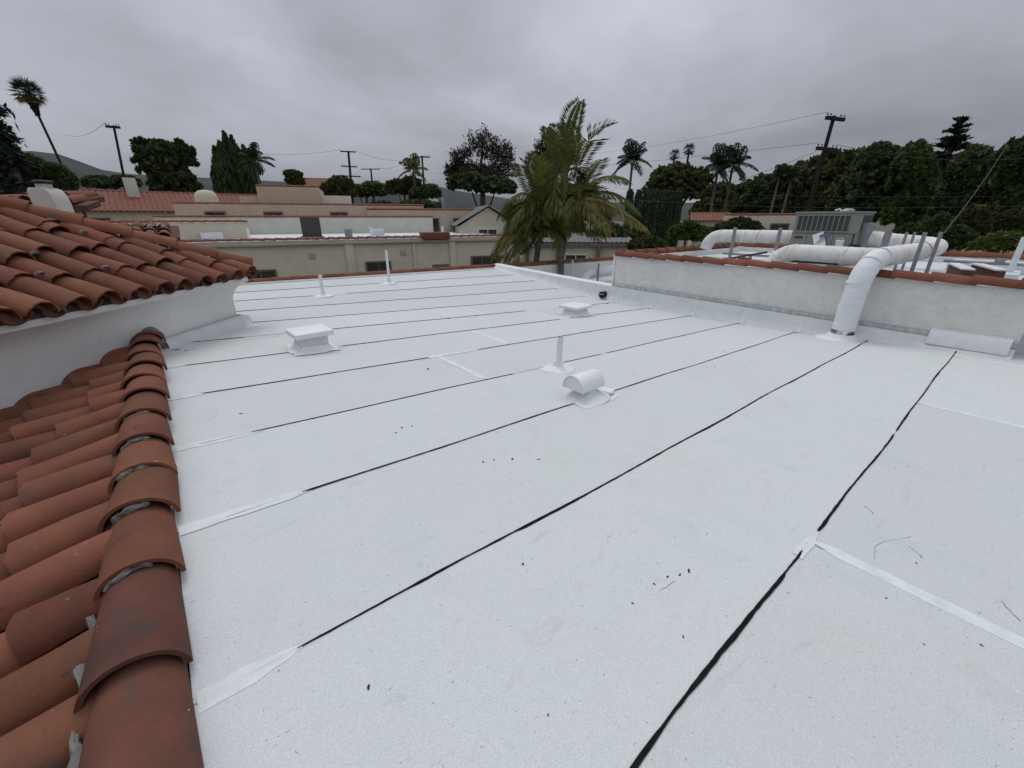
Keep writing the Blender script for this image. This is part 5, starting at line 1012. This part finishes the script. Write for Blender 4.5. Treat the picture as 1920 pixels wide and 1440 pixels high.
# long cream house straight across
D = 21.0; h = H('cream_house', 255, D, rad(26.5), 'long cream stucco house with white flat roof across the gap'); 
zt = zat(600, 457, D * .86); Wd = 15.8
h.box('wall', 0, Wd, 0, 9, 0, zt, 'cream'); h.box('roof_surface', .25, Wd - .25, .25, 8.8, zt - .02, zt + .03, 'white_roof', bevel=0)
h.coping(0, Wd, .05, zt + .06); h.box('pilaster', 7.1, 7.45, -.10, .02, 0, zt - .02, 'cream'); h.box('pilaster', 11.9, 12.2, -.10, .02, 0, zt - .02, 'cream')
h.window(7.95, 8.95, zt - 1.75, zt - 1.0, 0); h.window(3.2, 4.2, zt - 2.2, zt - 1.15, 0); h.window(13.1, 14.6, zt - 1.75, zt - .95, 0, mull=2)
for x in (5.6, 9.5): h.box('wall_vent', x, x + .28, -.03, .02, zt - .72, zt - .48, 'tan')
h.box('air_conditioner_cabinet', 5.55, 6.35, 1.6, 2.4, zt + .12, zt + .95, 'coil', bevel=.03); h.box('air_conditioner_base', 5.45, 6.45, 1.5, 2.5, zt + .02, zt + .12, 'grey_roof'); h.box('roof_stack', 7.3, 7.6, .9, 1.2, zt, zt + .45, 'galv')
for x in (2.2, 10.1, 15.2): h.box('downpipe', x, x + .09, -.09, -.01, 0, zt - .12, 'pale', bevel=.01)
h.box('gutter', 0, Wd, -.13, -.005, zt - .16, zt - .06, 'tan'); h.box('door', 11.0, 11.85, -.04, .02, 0, zt - 1.2, 'frame'); h.box('roof_curb', 1.5, 2.3, 3.0, 3.8, zt, zt + .3, 'white_roof'); h.box('roof_curb', 9.0, 9.6, 4.0, 4.6, zt, zt + .35, 'white_roof'); h.box('meter_box', 9.9, 10.3, -.12, .01, zt - 2.4, zt - 1.8, 'galv')
for x in (3.2, 7.95, 13.1): h.box('window_sill', x - .12, x + 1.1, -.14, .01, (zt - 2.32 if x == 3.2 else zt - 1.88), (zt - 2.25 if x == 3.2 else zt - 1.82), 'tan')
for x, y in ((3.4, 2.2), (8.6, 2.0), (12.6, 3.1)): B().tube([h.p(x, y, zt), h.p(x, y, zt + .5)], .05, 10).build('vent_stack', MT['white_pipe'], h.t)
h.box('tile_awning', 10.6, 11.9, -.25, .5, zt - .02, zt + .28, 'far_tile')
# stepped tan house behind it
D = 31; h = H('stepped_tan_house', 335, D, rad(20), 'stepped tan stucco house with a rounded chimney behind the cream house')
z1 = zat(480, 384, D); z0_ = zat(480, 408, D); h.box('wall', .0, 14.0, .6, 9, 0, z1, 'tan'); h.box('front_wing', -.6, 14.3, -.8, .6, 0, z0_, 'pale'); h.box('upper_storey', 4.0, 7.6, 2.5, 8, z1 - .05, zat(480, 346, D), 'tan'); h.box('upper_step', 2.9, 4.0, 2.8, 8, z1 - .05, zat(480, 366, D), 'tan'); h.box('upper_step', 7.6, 9.5, 2.8, 8, z1 - .05, zat(480, 362, D), 'pale')
h.coping(0, 14.0, .72, z1 + .03); h.coping(-.6, 14.3, -.7, z0_ + .03); h.coping(4.0, 7.6, 2.6, zat(480, 346, D) + .03)
B().lathe(tuple(h.p(1.3, 2.2, z1 - .05)), [(.60, 0), (.60, .4), (.55, .65), (.36, .82), (.1, .88)], 18).build('rounded_chimney', MT['cream'], h.t)
for x in (1.5, 4.5, 8.2, 11.2): h.window(x, x + .9, z1 - 1.25, z1 - .45, .6)
# tan house at the right of it
D = 30; h = H('tan_house', 694, D, rad(16), 'plain tan stucco house right of the dark hedge trees'); z1 = zat(770, 394, D); h.box('wall', 0, 7.2, 0, 8, 0, z1, 'tan'); h.coping(0, 7.2, .1, z1 + .03); h.box('roof_surface', .2, 7.0, .2, 7.8, z1 - .02, z1 + .02, 'grey_roof', bevel=0)
for x in (1.0, 3.6, 5.6): h.window(x, x + .9, z1 - 1.5, z1 - .55, 0)
h.box('roof_stack', 5.0, 5.2, 1.5, 1.7, z1, z1 + .8, 'galv')
# grey gabled house
D = 27; h = H('grey_gabled_house', 862, D, rad(12), 'small house with grey gabled roof left of the clump palm'); z1 = zat(900, 424, D); h.box('wall', 0, 3.6, 0, 5, 0, z1, 'pale'); h.gable(0, 3.6, 0, 5, z1, 1.15, 'grey_roof', 'y'); h.window(1.2, 2.3, z1 - 1.2, z1 - .2, 0, 'wframe')
# red roofed house at the left
D = 34; h = H('red_roofed_house', 120, D, rad(40), 'cream house with long red tile roof left of the stepped tan house'); z1 = zat(200, 395, D * .9); h.box('wall', 0, 11.5, 0, 6, 0, z1, 'cream'); h.gable(0, 11.5, 0, 6, z1, 1.15, 'far_tile', 'x'); h.box('chimney', 3.2, 3.8, 2.0, 2.6, z1 + .5, z1 + 1.9, 'pale')
for x in (1.2, 4.2, 7.0, 9.4): h.window(x, x + .9, z1 - 1.5, z1 - .4, 0)
D = 24; h = H('low_cream_wing', 100, D, rad(40), 'low cream wing with tile edge in front of the red roofed house'); z1 = zat(180, 420, D * .92); h.box('wall', 0, 6.5, 0, 5, 0, z1, 'cream'); h.coping(0, 6.5, .08, z1 + .03)
# distant house
D = 75; h = H('distant_house', 570, D, rad(20), 'distant white house with a red hip roof below the flat topped clipped tree'); z1 = zat(592, 350, D); h.box('wall', 0, 5.5, 0, 6, 0, z1, 'pale'); h.gable(0, 5.5, 0, 6, z1, 1.3, 'far_tile', 'x'); h.window(1.2, 2.2, z1 - 1.6, z1 - .5, 0, 'wframe'); h.window(3.4, 4.4, z1 - 1.6, z1 - .5, 0, 'wframe')
D = 78; h = H('distant_white_house', 798, D, rad(10), 'tiny distant white house right of the single armed pole'); z1 = zat(806, 348, D); h.box('wall', 0, 2.6, 0, 4, 0, z1, 'wframe'); h.box('roof_slab', -.2, 2.8, -.2, 4.2, z1, z1 + .12, 'grey_roof')
# behind the clump palm
D = 26; h = H('beige_house', 980, D, rad(-4), 'beige house with posts and grey roof behind the clump palm'); z1 = zat(1080, 462, D); h.box('wall', 0, 6.4, 0, 7, 0, z1, 'cream'); h.box('fascia', -.2, 6.6, -.25, 7.2, z1, z1 + .22, 'grey_roof'); h.gable(0, 6.4, 0, 7, z1 + .22, .35, 'grey_roof', 'x')
for x in (.2, 2.0, 4.4): h.box('post', x, x + .2, -.35, -.15, 0, z1, 'frame')
h.window(2.6, 3.8, z1 - 1.6, z1 - .5, 0, 'wframe')
D = 40; h = H('pink_tile_house', 1296, D, rad(-20), 'small house with a faded red tile roof behind the green shrub'); z1 = zat(1320, 414, D); h.box('wall', 0, 2.6, 0, 5, 0, z1, 'cream'); h.gable(0, 2.6, 0, 5, z1, .6, 'far_tile', 'x'); h.window(.8, 1.7, z1 - 1.4, z1 - .5, 0)
D = 30; h = H('long_cream_wall_house', 1350, D, rad(-28), 'low cream house showing between the rear duct and the dark trees'); z1 = zat(1420, 404, D); h.box('wall', 0, 5.8, 0, 6, 0, z1, 'cream'); h.coping(0, 5.8, .1, z1 + .03)
for x in (1.0, 2.6, 4.2): h.window(x, x + .8, z1 - 1.3, z1 - .5, 0)
